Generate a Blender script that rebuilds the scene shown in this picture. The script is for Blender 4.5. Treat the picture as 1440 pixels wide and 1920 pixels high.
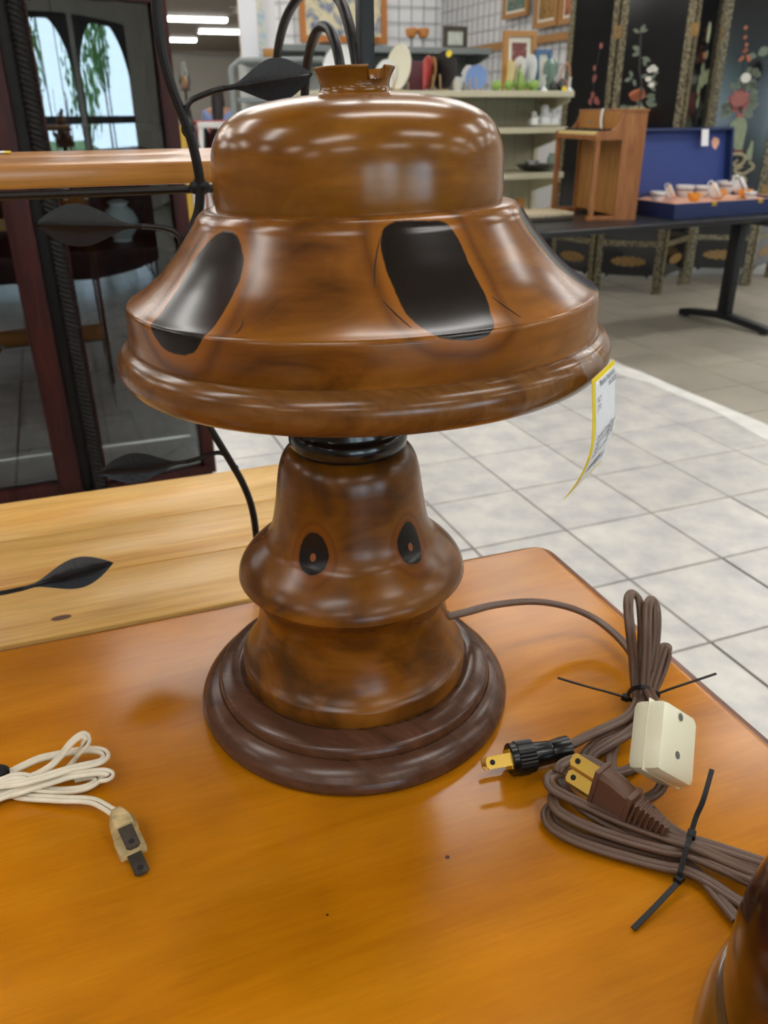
import bpy, bmesh, math, random
from mathutils import Vector as V, Matrix
random.seed(7)
PI = math.pi
D2R = math.radians
for o in list(bpy.data.objects):
    bpy.data.objects.remove(o)
SC = bpy.context.scene
COL = SC.collection

# ------------------------------------------------------------------ camera
FPX, PIT, ROLL = 1515.0, D2R(26.2), D2R(-0.5)     # focal length in pixels of the 1440x1920 frame
TZ = 0.79                                          # height of the table top the lamp stands on
CAM = V((0, 0, 1.09))
_r0, _u0, _f0 = V((1, 0, 0)), V((0, math.sin(PIT), math.cos(PIT))), V((0, math.cos(PIT), -math.sin(PIT)))
CR = _r0 * math.cos(ROLL) + _u0 * math.sin(ROLL)
CU = _u0 * math.cos(ROLL) - _r0 * math.sin(ROLL)
CF = _f0
cd = bpy.data.cameras.new('camera')
cam = bpy.data.objects.new('camera', cd)
COL.objects.link(cam)
cd.sensor_fit = 'VERTICAL'
cd.sensor_height = 5.6
cd.sensor_width = 4.2
cd.lens = FPX / 1920 * 5.6
cd.clip_start = 0.01
cd.clip_end = 200
cd.dof.use_dof = True
cd.dof.focus_distance = 0.36
cd.dof.aperture_fstop = 2.8
M = Matrix((CR, CU, -CF)).transposed().to_4x4()
M.translation = CAM
cam.matrix_world = M
SC.camera = cam

# ------------------------------------------------------------------ world, exposure
AX = D2R(21.0)                                     # the shop's axes: SU across, SV away from the windows
SU, SV = V((math.cos(AX), math.sin(AX), 0)), V((-math.sin(AX), math.cos(AX), 0))
def st(s, t, z=0.0):
    return SU * s + SV * t + V((0, 0, z))
wd = bpy.data.worlds.new('sky')
SC.world = wd
wd.use_nodes = True
bg = wd.node_tree.nodes['Background']
bg.inputs[0].default_value = (0.66, 0.84, 1.0, 1)
bg.inputs[1].default_value = 9.0
SC.view_settings.view_transform = 'Standard'
SC.view_settings.look = 'None'
SC.view_settings.gamma = 1
SC.view_settings.use_curve_mapping = False
SC.view_settings.exposure = 0.0
SC.cycles.use_denoising = True
SC.cycles.max_bounces = 5
SC.cycles.diffuse_bounces = 3
SC.cycles.glossy_bounces = 3
SC.cycles.transmission_bounces = 3
SC.cycles.transparent_max_bounces = 6
SC.cycles.use_adaptive_sampling = True
SC.cycles.adaptive_threshold = 0.06
SC.cycles.adaptive_min_samples = 16
SC.cycles.caustics_reflective = False
SC.cycles.caustics_refractive = False
SC.cycles.sample_clamp_indirect = 6.0
FIX_L = 12.5                                       # radiance of the ceiling fixtures
# sky portals in the front windows (they only guide sampling of the sky)
CEIL = 2.90
WT = -6.0                                          # front wall of the shop, along SU
WINS = [(-1.6, 1.5), (1.75, 4.85)]
WZ0, WZ1 = 0.30, 2.05
for a, b in WINS:
    ld = bpy.data.lights.new('window_portal', 'AREA')
    ld.shape = 'RECTANGLE'
    ld.size, ld.size_y = b - a, WZ1 - WZ0
    ld.cycles.is_portal = True
    lo = bpy.data.objects.new('window_portal', ld)
    lo.location = st((a + b) / 2, WT + 0.02, (WZ0 + WZ1) / 2)
    lo.rotation_euler = (PI / 2, 0, AX + PI)
    COL.objects.link(lo)

# ------------------------------------------------------------------ measuring helpers
def ray(px, py):
    return CR * ((px - 720) / FPX) - CU * ((py - 960) / FPX) + CF
def at_z(px, py, z):
    d = ray(px, py)
    return CAM + d * ((z - CAM.z) / d.z)
def at_Y(px, py, Y):
    d = ray(px, py)
    return CAM + d * (Y / d.y)
def at_pl(px, py, p, n):
    d = ray(px, py)
    return CAM + d * ((p - CAM).dot(n) / d.dot(n))
def tp(px, py, h=0.0):
    return at_z(px, py, TZ + h)
def project(p):
    q = p - CAM
    zc = q.dot(CF)
    return (720 + FPX * q.dot(CR) / zc, 960 - FPX * q.dot(CU) / zc, zc)

# ------------------------------------------------------------------ materials
def lin(c):
    c = c / 255.0
    return c / 12.92 if c <= 0.04045 else ((c + 0.055) / 1.055) ** 2.4
def C(r, g, b):
    return (lin(r), lin(g), lin(b), 1.0)
MATS = {}
def mat(name, col, rough=0.5, metal=0.0, coat=0.0, spec=0.5, trans=0.0, emit=0.0, noise=0.0, nscale=20.0, alpha=1.0, bump=0.0, bscale=200.0, ior=1.5):
    m = bpy.data.materials.new(name)
    m.use_nodes = True
    nt = m.node_tree
    b = nt.nodes['Principled BSDF']
    b.inputs['Base Color'].default_value = col
    b.inputs['Roughness'].default_value = rough
    b.inputs['Metallic'].default_value = metal
    b.inputs['Coat Weight'].default_value = coat
    b.inputs['Coat Roughness'].default_value = 0.08
    b.inputs['Specular IOR Level'].default_value = spec
    b.inputs['Transmission Weight'].default_value = trans
    b.inputs['Alpha'].default_value = alpha
    b.inputs['IOR'].default_value = ior
    if emit:
        b.inputs['Emission Color'].default_value = col
        b.inputs['Emission Strength'].default_value = emit
    tc = nt.nodes.new('ShaderNodeTexCoord')
    if noise:
        n = nt.nodes.new('ShaderNodeTexNoise')
        n.inputs['Scale'].default_value = nscale
        n.inputs['Detail'].default_value = 5
        nt.links.new(tc.outputs['Object'], n.inputs['Vector'])
        mx = nt.nodes.new('ShaderNodeMix')
        mx.data_type = 'RGBA'
        mx.blend_type = 'MULTIPLY'
        mx.inputs['Factor'].default_value = 1.0
        mx.inputs['A'].default_value = col
        mr = nt.nodes.new('ShaderNodeMapRange')
        mr.inputs['From Min'].default_value = 0.3
        mr.inputs['From Max'].default_value = 0.7
        mr.inputs['To Min'].default_value = 1 - noise
        mr.inputs['To Max'].default_value = 1 + noise * 0.5
        nt.links.new(n.outputs['Fac'], mr.inputs['Value'])
        nt.links.new(mr.outputs[0], mx.inputs['B'])
        nt.links.new(mx.outputs['Result'], b.inputs['Base Color'])
    if bump:
        n2 = nt.nodes.new('ShaderNodeTexNoise')
        n2.inputs['Scale'].default_value = bscale
        n2.inputs['Detail'].default_value = 3
        nt.links.new(tc.outputs['Object'], n2.inputs['Vector'])
        bp = nt.nodes.new('ShaderNodeBump')
        bp.inputs['Strength'].default_value = bump
        bp.inputs['Distance'].default_value = 0.001
        nt.links.new(n2.outputs['Fac'], bp.inputs['Height'])
        nt.links.new(bp.outputs[0], b.inputs['Normal'])
    MATS[name] = m
    return m
def ramp(nt, stops):
    r = nt.nodes.new('ShaderNodeValToRGB')
    e = r.color_ramp.elements
    while len(e) < len(stops):
        e.new(0.5)
    for i, (p, c) in enumerate(stops):
        e[i].position = p
        e[i].color = c
    return r
def wood(name, stops, scale=(1, 1, 1), rot=0.0, nscale=6.0, rough=0.3, coat=0.0, fine=(1, 1, 1), fscale=60.0, famt=0.18, dist=0.6, specks=0.0, speck_scale=40.0, knot=None, cloud=0.0, cscale=9.0, crough=0.08, spec=0.42):
    """grain along the unscaled axis, optional dark pores / spots, optional turned-wood knots read from the mesh"""
    m = bpy.data.materials.new(name)
    m.use_nodes = True
    nt = m.node_tree
    L = nt.links.new
    N = nt.nodes.new
    b = nt.nodes['Principled BSDF']
    b.inputs['Roughness'].default_value = rough
    b.inputs['Specular IOR Level'].default_value = spec
    b.inputs['Coat Weight'].default_value = coat
    b.inputs['Coat Roughness'].default_value = crough
    tc = N('ShaderNodeTexCoord')
    mp = N('ShaderNodeMapping')
    mp.inputs['Scale'].default_value = scale
    mp.inputs['Rotation'].default_value = (0, 0, rot)
    mp.vector_type = 'TEXTURE' if False else 'POINT'
    mpr = N('ShaderNodeMapping')
    mpr.inputs['Rotation'].default_value = (0, 0, rot)
    L(tc.outputs['Object'], mpr.inputs['Vector'])
    mp.inputs['Rotation'].default_value = (0, 0, 0)
    L(mpr.outputs[0], mp.inputs['Vector'])
    n1 = N('ShaderNodeTexNoise')
    n1.inputs['Scale'].default_value = nscale
    n1.inputs['Detail'].default_value = 5
    n1.inputs['Distortion'].default_value = dist
    L(mp.outputs[0], n1.inputs['Vector'])
    r1 = ramp(nt, stops)
    L(n1.outputs['Fac'], r1.inputs[0])
    mf = N('ShaderNodeMapping')
    mf.inputs['Scale'].default_value = fine
    L(mpr.outputs[0], mf.inputs['Vector'])
    n2 = N('ShaderNodeTexNoise')
    n2.inputs['Scale'].default_value = fscale
    n2.inputs['Detail'].default_value = 6
    L(mf.outputs[0], n2.inputs['Vector'])
    mr = N('ShaderNodeMapRange')
    mr.inputs['From Min'].default_value = 0.3
    mr.inputs['From Max'].default_value = 0.7
    mr.inputs['To Min'].default_value = 1 - famt
    mr.inputs['To Max'].default_value = 1 + famt * 0.6
    L(n2.outputs['Fac'], mr.inputs['Value'])
    mx = N('ShaderNodeMix'); mx.data_type = 'RGBA'; mx.blend_type = 'MULTIPLY'
    mx.inputs['Factor'].default_value = 1
    L(r1.outputs[0], mx.inputs['A'])
    L(mr.outputs[0], mx.inputs['B'])
    out = mx.outputs['Result']
    if cloud:
        nc = N('ShaderNodeTexNoise')
        nc.inputs['Scale'].default_value = cscale
        nc.inputs['Detail'].default_value = 2
        L(tc.outputs['Object'], nc.inputs['Vector'])
        mc = N('ShaderNodeMapRange')
        mc.inputs['From Min'].default_value = 0.35
        mc.inputs['From Max'].default_value = 0.65
        mc.inputs['To Min'].default_value = 1 - cloud
        mc.inputs['To Max'].default_value = 1 + cloud * 0.4
        L(nc.outputs['Fac'], mc.inputs['Value'])
        mm = N('ShaderNodeMix'); mm.data_type = 'RGBA'; mm.blend_type = 'MULTIPLY'
        mm.inputs['Factor'].default_value = 1
        L(out, mm.inputs['A']); L(mc.outputs[0], mm.inputs['B'])
        out = mm.outputs['Result']
    if specks:
        vo = N('ShaderNodeTexVoronoi')
        vo.inputs['Scale'].default_value = speck_scale
        L(mpr.outputs[0], vo.inputs['Vector'])
        wn = N('ShaderNodeTexWhiteNoise')
        L(vo.outputs['Position'], wn.inputs['Vector'])
        # radius of each spot varies and most cells have none
        rr = N('ShaderNodeMapRange')
        rr.inputs['From Min'].default_value = 0.82
        rr.inputs['From Max'].default_value = 1.0
        rr.inputs['To Min'].default_value = 0.0
        rr.inputs['To Max'].default_value = specks
        L(wn.outputs['Value'], rr.inputs['Value'])
        lt = N('ShaderNodeMath'); lt.operation = 'LESS_THAN'
        L(vo.outputs['Distance'], lt.inputs[0]); L(rr.outputs[0], lt.inputs[1])
        ms = N('ShaderNodeMix'); ms.data_type = 'RGBA'
        L(lt.outputs[0], ms.inputs['Factor'])
        L(out, ms.inputs['A'])
        ms.inputs['B'].default_value = C(70, 34, 14)
        out = ms.outputs['Result']
    if knot:
        at = N('ShaderNodeAttribute'); at.attribute_name = 'knot'
        nk = N('ShaderNodeTexNoise'); nk.inputs['Scale'].default_value = knot.get('ns', 90)
        nk.inputs['Detail'].default_value = 4
        L(tc.outputs['Object'], nk.inputs['Vector'])
        mk = N('ShaderNodeMath'); mk.operation = 'MULTIPLY_ADD'
        L(nk.outputs['Fac'], mk.inputs[0]); mk.inputs[1].default_value = knot.get('na', 0.3)
        L(at.outputs['Fac'], mk.inputs[2])
        sb = N('ShaderNodeMath'); sb.operation = 'MULTIPLY_ADD'
        L(mk.outputs[0], sb.inputs[0]); sb.inputs[1].default_value = 0.4; sb.inputs[2].default_value = -0.2 * knot.get('na', 0.3)
        # the halo round the knot, drawn as colour over the plain wood
        hr = ramp(nt, knot['halo'])
        L(sb.outputs[0], hr.inputs[0])
        mh = N('ShaderNodeMix'); mh.data_type = 'RGBA'
        fr = ramp(nt, [(0.0, (1, 1, 1, 1)), (0.45, (1, 1, 1, 1)), (knot.get('reach', 0.8), (0, 0, 0, 1)), (1, (0, 0, 0, 1))])
        L(sb.outputs[0], fr.inputs[0])
        L(fr.outputs[0], mh.inputs['Factor']); L(out, mh.inputs['A']); L(hr.outputs[0], mh.inputs['B'])
        out = mh.outputs['Result']
        # heartwood inside the knot with growth rings
        wv = N('ShaderNodeMath'); wv.operation = 'SINE'
        w0 = N('ShaderNodeMath'); w0.operation = 'MULTIPLY'; w0.inputs[1].default_value = 42
        L(mk.outputs[0], w0.inputs[0]); L(w0.outputs[0], wv.inputs[0])
        kr = ramp(nt, [(0.0, knot['dark']), (0.8, knot['dark']), (1.0, knot.get('ring', knot['dark']))])
        L(wv.outputs[0], kr.inputs[0])
        ki = ramp(nt, [(0.0, (1, 1, 1, 1)), (0.392, (1, 1, 1, 1)), (0.404, (0, 0, 0, 1)), (1, (0, 0, 0, 1))])
        L(sb.outputs[0], ki.inputs[0])
        mi = N('ShaderNodeMix'); mi.data_type = 'RGBA'
        L(ki.outputs[0], mi.inputs['Factor']); L(out, mi.inputs['A']); L(kr.outputs[0], mi.inputs['B'])
        out = mi.outputs['Result']
        if knot.get('pip'):
            pi_ = ramp(nt, [(0.0, (1, 1, 1, 1)), (knot['pip'], (1, 1, 1, 1)), (knot['pip'] + 0.012, (0, 0, 0, 1)), (1, (0, 0, 0, 1))])
            at2 = N('ShaderNodeAttribute'); at2.attribute_name = 'pip'
            L(at2.outputs['Fac'], pi_.inputs[0])
            mp2 = N('ShaderNodeMix'); mp2.data_type = 'RGBA'
            L(pi_.outputs[0], mp2.inputs['Factor']); L(out, mp2.inputs['A'])
            mp2.inputs['B'].default_value = C(140, 82, 44)
            out = mp2.outputs['Result']
    L(out, b.inputs['Base Color'])
    MATS[name] = m
    return m

# ------------------------------------------------------------------ mesh helpers
def cr_spline(pts, k=6, closed=False):
    pts = [V(p) for p in pts]
    n = len(pts)
    out = []
    for i in range(n if closed else n - 1):
        if closed:
            p0, p1, p2, p3 = pts[(i - 1) % n], pts[i], pts[(i + 1) % n], pts[(i + 2) % n]
        else:
            p1, p2 = pts[i], pts[i + 1]
            p0 = pts[i - 1] if i > 0 else p1 * 2 - p2
            p3 = pts[i + 2] if i + 2 < n else p2 * 2 - p1
        for j in range(k):
            t = j / k
            out.append(0.5 * ((2 * p1) + (p2 - p0) * t + (2 * p0 - 5 * p1 + 4 * p2 - p3) * t * t + (3 * p1 - p0 - 3 * p2 + p3) * t ** 3))
    if not closed:
        out.append(pts[-1])
    return out
class MB:
    def __init__(self):
        self.v, self.f = [], []
    def add(self, vs, fs):
        o = len(self.v)
        self.v += [V(p) for p in vs]
        self.f += [tuple(i + o for i in f) for f in fs]
        return self
    def box(self, c, size, R=None, bev=0.0):
        """box centred on c; R a 3x3 whose columns are its axes"""
        x, y, z = [s / 2 for s in size]
        c = V(c)
        R = R or Matrix.Identity(3)
        if bev <= 0:
            vs = [c + R @ V((i * x, j * y, k * z)) for i in (-1, 1) for j in (-1, 1) for k in (-1, 1)]
            return self.add(vs, [(0, 1, 3, 2), (4, 6, 7, 5), (0, 4, 5, 1), (2, 3, 7, 6), (0, 2, 6, 4), (1, 5, 7, 3)])
        bm = bmesh.new()
        bmesh.ops.create_cube(bm, size=1.0)
        for w in bm.verts:
            w.co = V((w.co.x * 2 * x, w.co.y * 2 * y, w.co.z * 2 * z))
        bmesh.ops.bevel(bm, geom=list(bm.edges) + list(bm.verts), offset=min(bev, x * .98, y * .98, z * .98), segments=2, affect='EDGES', profile=0.5)
        bm.verts.index_update()
        self.add([c + R @ w.co for w in bm.verts], [[w.index for w in f.verts] for f in bm.faces])
        bm.free()
        return self
    def tube(self, pts, r, n=8, caps=True):
        pts = [V(p) for p in pts]
        rs = r if isinstance(r, (list, tuple)) else [r] * len(pts)
        t0 = (pts[1] - pts[0]).normalized()
        side = t0.cross(V((0, 0, 1)))
        if side.length < 0.05:
            side = t0.cross(V((0, 1, 0)))
        side.normalize()
        o = len(self.v)
        for i, p in enumerate(pts):
            t = (pts[min(i + 1, len(pts) - 1)] - pts[max(i - 1, 0)]).normalized()
            side = (side - t * side.dot(t)).normalized()
            nr = side.cross(t)
            for j in range(n):
                a = 2 * PI * j / n
                self.v.append(p + (side * math.cos(a) + nr * math.sin(a)) * rs[i])
        for i in range(len(pts) - 1):
            for j in range(n):
                a, b = o + i * n + j, o + i * n + (j + 1) % n
                self.f.append((a, b, b + n, a + n))
        if caps:
            self.f.append(tuple(o + j for j in range(n))[::-1])
            self.f.append(tuple(o + (len(pts) - 1) * n + j for j in range(n)))
        return self
    def sweep(self, pts, sec, up=None, roll=None):
        """sec: closed 2D outline (a along the flat side, b along the normal)"""
        pts = [V(p) for p in pts]
        up = up or V((0, 0, 1))
        n = len(sec)
        t0 = (pts[1] - pts[0]).normalized()
        side = t0.cross(up)
        if side.length < 0.05:
            side = t0.cross(V((0, 1, 0)))
        side.normalize()
        o = len(self.v)
        for i, p in enumerate(pts):
            t = (pts[min(i + 1, len(pts) - 1)] - pts[max(i - 1, 0)]).normalized()
            side = (side - t * side.dot(t)).normalized()
            w = t.cross(up)
            if w.length > 0.45:
                w.normalize()
                if w.dot(side) < 0:
                    w = -w
                side = (side * 0.8 + w * 0.2).normalized()
            nr = side.cross(t)
            a0 = roll[i] if roll else 0.0
            s2 = side * math.cos(a0) + nr * math.sin(a0)
            n2 = nr * math.cos(a0) - side * math.sin(a0)
            for a, b in sec:
                self.v.append(p + s2 * a + n2 * b)
        for i in range(len(pts) - 1):
            for j in range(n):
                a, b = o + i * n + j, o + i * n + (j + 1) % n
                self.f.append((a, b, b + n, a + n))
        self.f.append(tuple(o + j for j in range(n))[::-1])
        self.f.append(tuple(o + (len(pts) - 1) * n + j for j in range(n)))
        return self
    def lathe(self, prof, n=64, c=(0, 0, 0), closed=False):
        c = V(c)
        o = len(self.v)
        m = len(prof)
        for r, z in prof:
            for j in range(n):
                a = 2 * PI * j / n
                self.v.append(c + V((r * math.sin(a), -r * math.cos(a), z)))
        for i in range(m if closed else m - 1):
            for j in range(n):
                a, b = o + i * n + j, o + i * n + (j + 1) % n
                k = n if i < m - 1 else -(m - 1) * n
                self.f.append((a, b, b + k, a + k))
        if not closed:
            if prof[0][0] > 1e-5:
                self.f.append(tuple(o + j for j in range(n))[::-1])
            if prof[-1][0] > 1e-5:
                self.f.append(tuple(o + (m - 1) * n + j for j in range(n)))
        return self
    def prism(self, poly, O, A, B, N, d):
        """outline poly (a, b) in the plane O + aA + bB, extruded by d along N"""
        O, A, B, N = V(O), V(A), V(B), V(N)
        n = len(poly)
        vs = [O + A * a + B * b for a, b in poly] + [O + A * a + B * b + N * d for a, b in poly]
        fs = [tuple(range(n))[::-1], tuple(range(n, 2 * n))] + [(i, (i + 1) % n, (i + 1) % n + n, i + n) for i in range(n)]
        return self.add(vs, fs)
    def ball(self, c, r, n=12, sc=(1, 1, 1), R=None):
        c = V(c)
        R = R or Matrix.Identity(3)
        m = n // 2
        o = len(self.v)
        for i in range(m + 1):
            th = PI * i / m
            for j in range(n):
                a = 2 * PI * j / n
                self.v.append(c + R @ V((r * sc[0] * math.sin(th) * math.cos(a), r * sc[1] * math.sin(th) * math.sin(a), r * sc[2] * math.cos(th))))
        for i in range(m):
            for j in range(n):
                a, b = o + i * n + j, o + i * n + (j + 1) % n
                self.f.append((a, a + n, b + n, b))
        return self
    def mesh(self, name, mt, smooth=True, angle=35, weld=True):
        me = bpy.data.meshes.new(name)
        me.from_pydata([tuple(p) for p in self.v], [], self.f)
        bm = bmesh.new()
        bm.from_mesh(me)
        if weld:
            bmesh.ops.remove_doubles(bm, verts=bm.verts, dist=1e-6)
        bmesh.ops.recalc_face_normals(bm, faces=bm.faces)
        bm.to_mesh(me)
        bm.free()
        if smooth:
            me.polygons.foreach_set('use_smooth', [True] * len(me.polygons))
            me.set_sharp_from_angle(angle=D2R(angle))
        if mt is not None:
            me.materials.append(MATS[mt] if isinstance(mt, str) else mt)
        return me
    def build(self, name, mt, parent=None, smooth=True, angle=35, mw=None, weld=True):
        return obj(name, self.mesh(name, mt, smooth, angle, weld), parent, mw)
EM = {}
def obj(name, me, parent=None, mw=None):
    o = bpy.data.objects.new(name, me)
    COL.objects.link(o)
    if mw is not None:
        o.matrix_basis = mw
    if parent is not None:
        o.parent = parent
        o.matrix_parent_inverse = EM.get(parent.name, Matrix.Identity(4)).inverted()
    EM[o.name] = mw.copy() if mw is not None else Matrix.Identity(4)
    return o
def tag(o, label, cat, group=None):
    o['label'] = label
    o['category'] = cat
    if group:
        o['group'] = group
    return o
def thing(name, label, cat, loc=(0, 0, 0), group=None):
    o = bpy.data.objects.new(name, None)
    o.empty_display_size = 0.05
    COL.objects.link(o)
    o.location = V(loc)
    EM[o.name] = Matrix.Translation(V(loc))
    return tag(o, label, cat, group)
def struct(o):
    o['kind'] = 'structure'
    return o
def prof(*segs, k=5):
    """profile from smooth runs (mm); the runs meet in sharp corners"""
    out = []
    for s in segs:
        p = cr_spline([V((a, b, 0)) for a, b in s], k) if len(s) > 2 else [V((a, b, 0)) for a, b in s]
        for q in p:
            if not out or (abs(out[-1][0] - q.x / 1000) + abs(out[-1][1] - q.y / 1000)) > 2e-5:
                out.append((max(q.x, 0) / 1000, q.y / 1000))
    return out
def axes(a, tilt=0.0):
    """3x3 with columns along, across, up for a box turned by a about z"""
    return Matrix.Rotation(a, 3, 'Z')
def frame3(x, z):
    """orthonormal axes from an x direction and an approximate z"""
    x = V(x).normalized()
    y = V(z).cross(x).normalized()
    z = x.cross(y)
    return Matrix((x, y, z)).transposed()
def leafpoly(L, W, n=8, sharp=1.0):
    up = [(L * i / n, W * math.sin(PI * (i / n) ** sharp)) for i in range(n + 1)]
    return up + [(a, -b) for a, b in up[-2:0:-1]]
def ell(cx, cy, rx, ry, n=12, j=0.0):
    return [(cx + rx * math.cos(2 * PI * i / n) * (1 + random.uniform(-j, j)), cy + ry * math.sin(2 * PI * i / n) * (1 + random.uniform(-j, j))) for i in range(n)]

# ================================================================== THE SETTING
mat('grout', C(118, 114, 106), 0.85)
mat('wall_white', C(240, 240, 240), 0.7)
mat('wall_far', C(226, 221, 211), 0.8)
mat('ceiling_paint', C(170, 160, 148), 0.85)
mat('fixture', (1, 0.985, 0.95, 1), 0.6, emit=FIX_L)
mat('fixture_body', C(225, 225, 222), 0.5)
mat('worn_paint', C(232, 231, 226), 0.75, noise=0.12, nscale=9)
mat('window_frame', C(46, 40, 36), 0.5)
mat('wire', C(172, 174, 182), 0.45)
def tile_mat(name, stops, rough, sc):
    m = bpy.data.materials.new(name)
    m.use_nodes = True
    nt = m.node_tree
    b = nt.nodes['Principled BSDF']
    b.inputs['Roughness'].default_value = rough
    geo = nt.nodes.new('ShaderNodeNewGeometry')
    n = nt.nodes.new('ShaderNodeTexNoise')
    n.inputs['Scale'].default_value = sc
    n.inputs['Detail'].default_value = 6
    n.inputs['Roughness'].default_value = 0.62
    nt.links.new(geo.outputs['Position'], n.inputs['Vector'])
    r = ramp(nt, stops)
    nt.links.new(n.outputs['Fac'], r.inputs[0])
    oi = nt.nodes.new('ShaderNodeObjectInfo')
    mr = nt.nodes.new('ShaderNodeMapRange')
    mr.inputs['To Min'].default_value = 0.93
    mr.inputs['To Max'].default_value = 1.04
    nt.links.new(oi.outputs['Random'], mr.inputs['Value'])
    mx = nt.nodes.new('ShaderNodeMix'); mx.data_type = 'RGBA'; mx.blend_type = 'MULTIPLY'
    mx.inputs['Factor'].default_value = 1
    nt.links.new(r.outputs[0], mx.inputs['A']); nt.links.new(mr.outputs[0], mx.inputs['B'])
    nt.links.new(mx.outputs['Result'], b.inputs['Base Color'])
    MATS[name] = m
tile_mat('tile_light', [(0.3, C(188, 187, 187)), (0.45, C(202, 201, 199)), (0.56, C(214, 211, 205)), (0.7, C(224, 222, 217))], 0.32, 9)
tile_mat('tile_dark', [(0.3, C(150, 144, 130)), (0.6, C(168, 161, 147)), (0.75, C(180, 173, 158))], 0.42, 2.5)
wood_boundary = 2.43                               # the light tiles end at this line across the shop

fl = MB()
fl.add([st(-9, WT, -0.004), st(11, WT, -0.004), st(11, 29, -0.004), st(-9, 29, -0.004)], [(0, 1, 2, 3)])
fl.add([st(-9, WT, -0.1), st(11, WT, -0.1), st(11, 29, -0.1), st(-9, 29, -0.1)], [(3, 2, 1, 0)])
floor = struct(fl.build('floor', 'grout', smooth=False))
TS = 0.3007
TO = V((0.3145, 2.649, 0))                         # one grout crossing, measured
to_s, to_t = TO.dot(SU), TO.dot(SV)
def tile_mesh(name, m):
    b = MB()
    h = TS / 2 - 0.0032
    b.v = [V((x * (h - i), y * (h - i), z)) for i, z in ((0, -0.008), (0, -0.0012), (0.0015, 0.0)) for x, y in ((-1, -1), (1, -1), (1, 1), (-1, 1))]
    b.f = [(8, 9, 10, 11)] + [(k * 4 + i, k * 4 + (i + 1) % 4, k * 4 + 4 + (i + 1) % 4, k * 4 + 4 + i) for k in (0, 1) for i in range(4)]
    return b.mesh(name, m, smooth=False)
tl, td = tile_mesh('tile', 'tile_light'), tile_mesh('tile_dark', 'tile_dark')
cands, rest_l, rest_d = [], [], []
for i in range(-22, 34):
    for j in range(-28, 96):
        s, t = to_s + (i + 0.5) * TS, to_t + (j + 0.5) * TS
        light = s - TS / 2 < wood_boundary - 0.09
        wf = 1.0
        if light and s + TS / 2 > wood_boundary - 0.06:
            e0 = s - TS / 2                         # the last column of light tiles is cut along the strip
            wf = (wood_boundary - 0.05 - e0) / TS
            s = e0 + wf * TS / 2
        elif not light:
            s += (wood_boundary + 0.014 - to_s) % TS - TS + (TS if (wood_boundary + .014 - to_s) % TS < 1e-6 else 0)
            if s - TS / 2 < wood_boundary:
                continue
        c = st(s, t, 0)
        if s < -8.8 or s > 10.8 or t < WT + 0.3:
            continue
        ok = False
        if c.y > 0.3 and c.y < 6.2:
            x, y, zc = project(c)
            ok = zc > 0 and -60 < x < 1500 and -60 < y < 2000 and (x > 380 or y > 760)
        if ok and (x > 760 or (380 < x < 560)) and y > 500:
            cands.append((zc, light, c, wf))
        elif t < 12:
            (rest_l if light else rest_d).append((c, wf))
        else:
            (rest_l if light else rest_d).append((c, wf))
cands.sort(key=lambda a: a[0])
for k, (zc, light, c, wf) in enumerate(cands):
    if k >= 290:
        (rest_l if light else rest_d).append((c, wf))
        continue
    o = obj('tile' if light else 'dark_tile', tl if light else td, floor, Matrix.Translation(c) @ Matrix.Rotation(AX, 4, 'Z') @ Matrix.Diagonal((wf, 1, 1, 1)))
for nm, lst, mt in (('tile_field', rest_l, 'tile_light'), ('dark_tile_field', rest_d, 'tile_dark')):
    b = MB()
    h = TS / 2 - 0.0032
    for c, wf in lst:
        b.add([c + SU * (x * h * wf) + SV * (y * h) for x, y in ((-1, -1), (1, -1), (1, 1), (-1, 1))], [(0, 1, 2, 3)])
    o = b.build(nm, mt, floor, smooth=False, weld=False)
    o['kind'] = 'stuff'
# worn white painted strip along the edge of the light tiles
strip = MB()
N = 60
random.seed(3)
vs = []
for i in range(N + 1):
    t = 0.4 + (9.0 - 0.4) * i / N
    vs += [st(wood_boundary + 0.012 + random.uniform(-0.006, 0.006), t, 0.0012), st(wood_boundary - 0.085 + random.uniform(-0.03, 0.03), t, 0.0012)]
strip.add(vs, [(2 * i, 2 * i + 1, 2 * i + 3, 2 * i + 2) for i in range(N)])
strip.build('painted_strip', 'worn_paint', floor, smooth=False)

# ceiling and outer walls
cl = MB()
cl.box(st(1, 11.5, CEIL + 0.05), (20.2, 35.2, 0.1), axes(AX))
ceiling = struct(cl.build('ceiling', 'ceiling_paint', smooth=False))
def wall(name, s0, t0, s1, t1, z0, z1, m, th=0.12):
    a, b = st(s0, t0), st(s1, t1)
    L = (b - a).length
    w = MB().box((a + b) / 2 + V((0, 0, (z0 + z1) / 2)), (L, th, z1 - z0), axes(math.atan2((b - a).y, (b - a).x)))
    return w
struct(wall('wall_left', -9, WT, -9, 29, 0, CEIL, 0).build('wall_left', 'wall_far', smooth=False))
struct(wall('wall_right', 11, WT, 11, 29, 0, CEIL, 0).build('wall_right', 'wall_white', smooth=False))
struct(wall('wall_back', -9, 29, 11, 29, 0, CEIL, 0).build('wall_back', 'wall_far', smooth=False))
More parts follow.
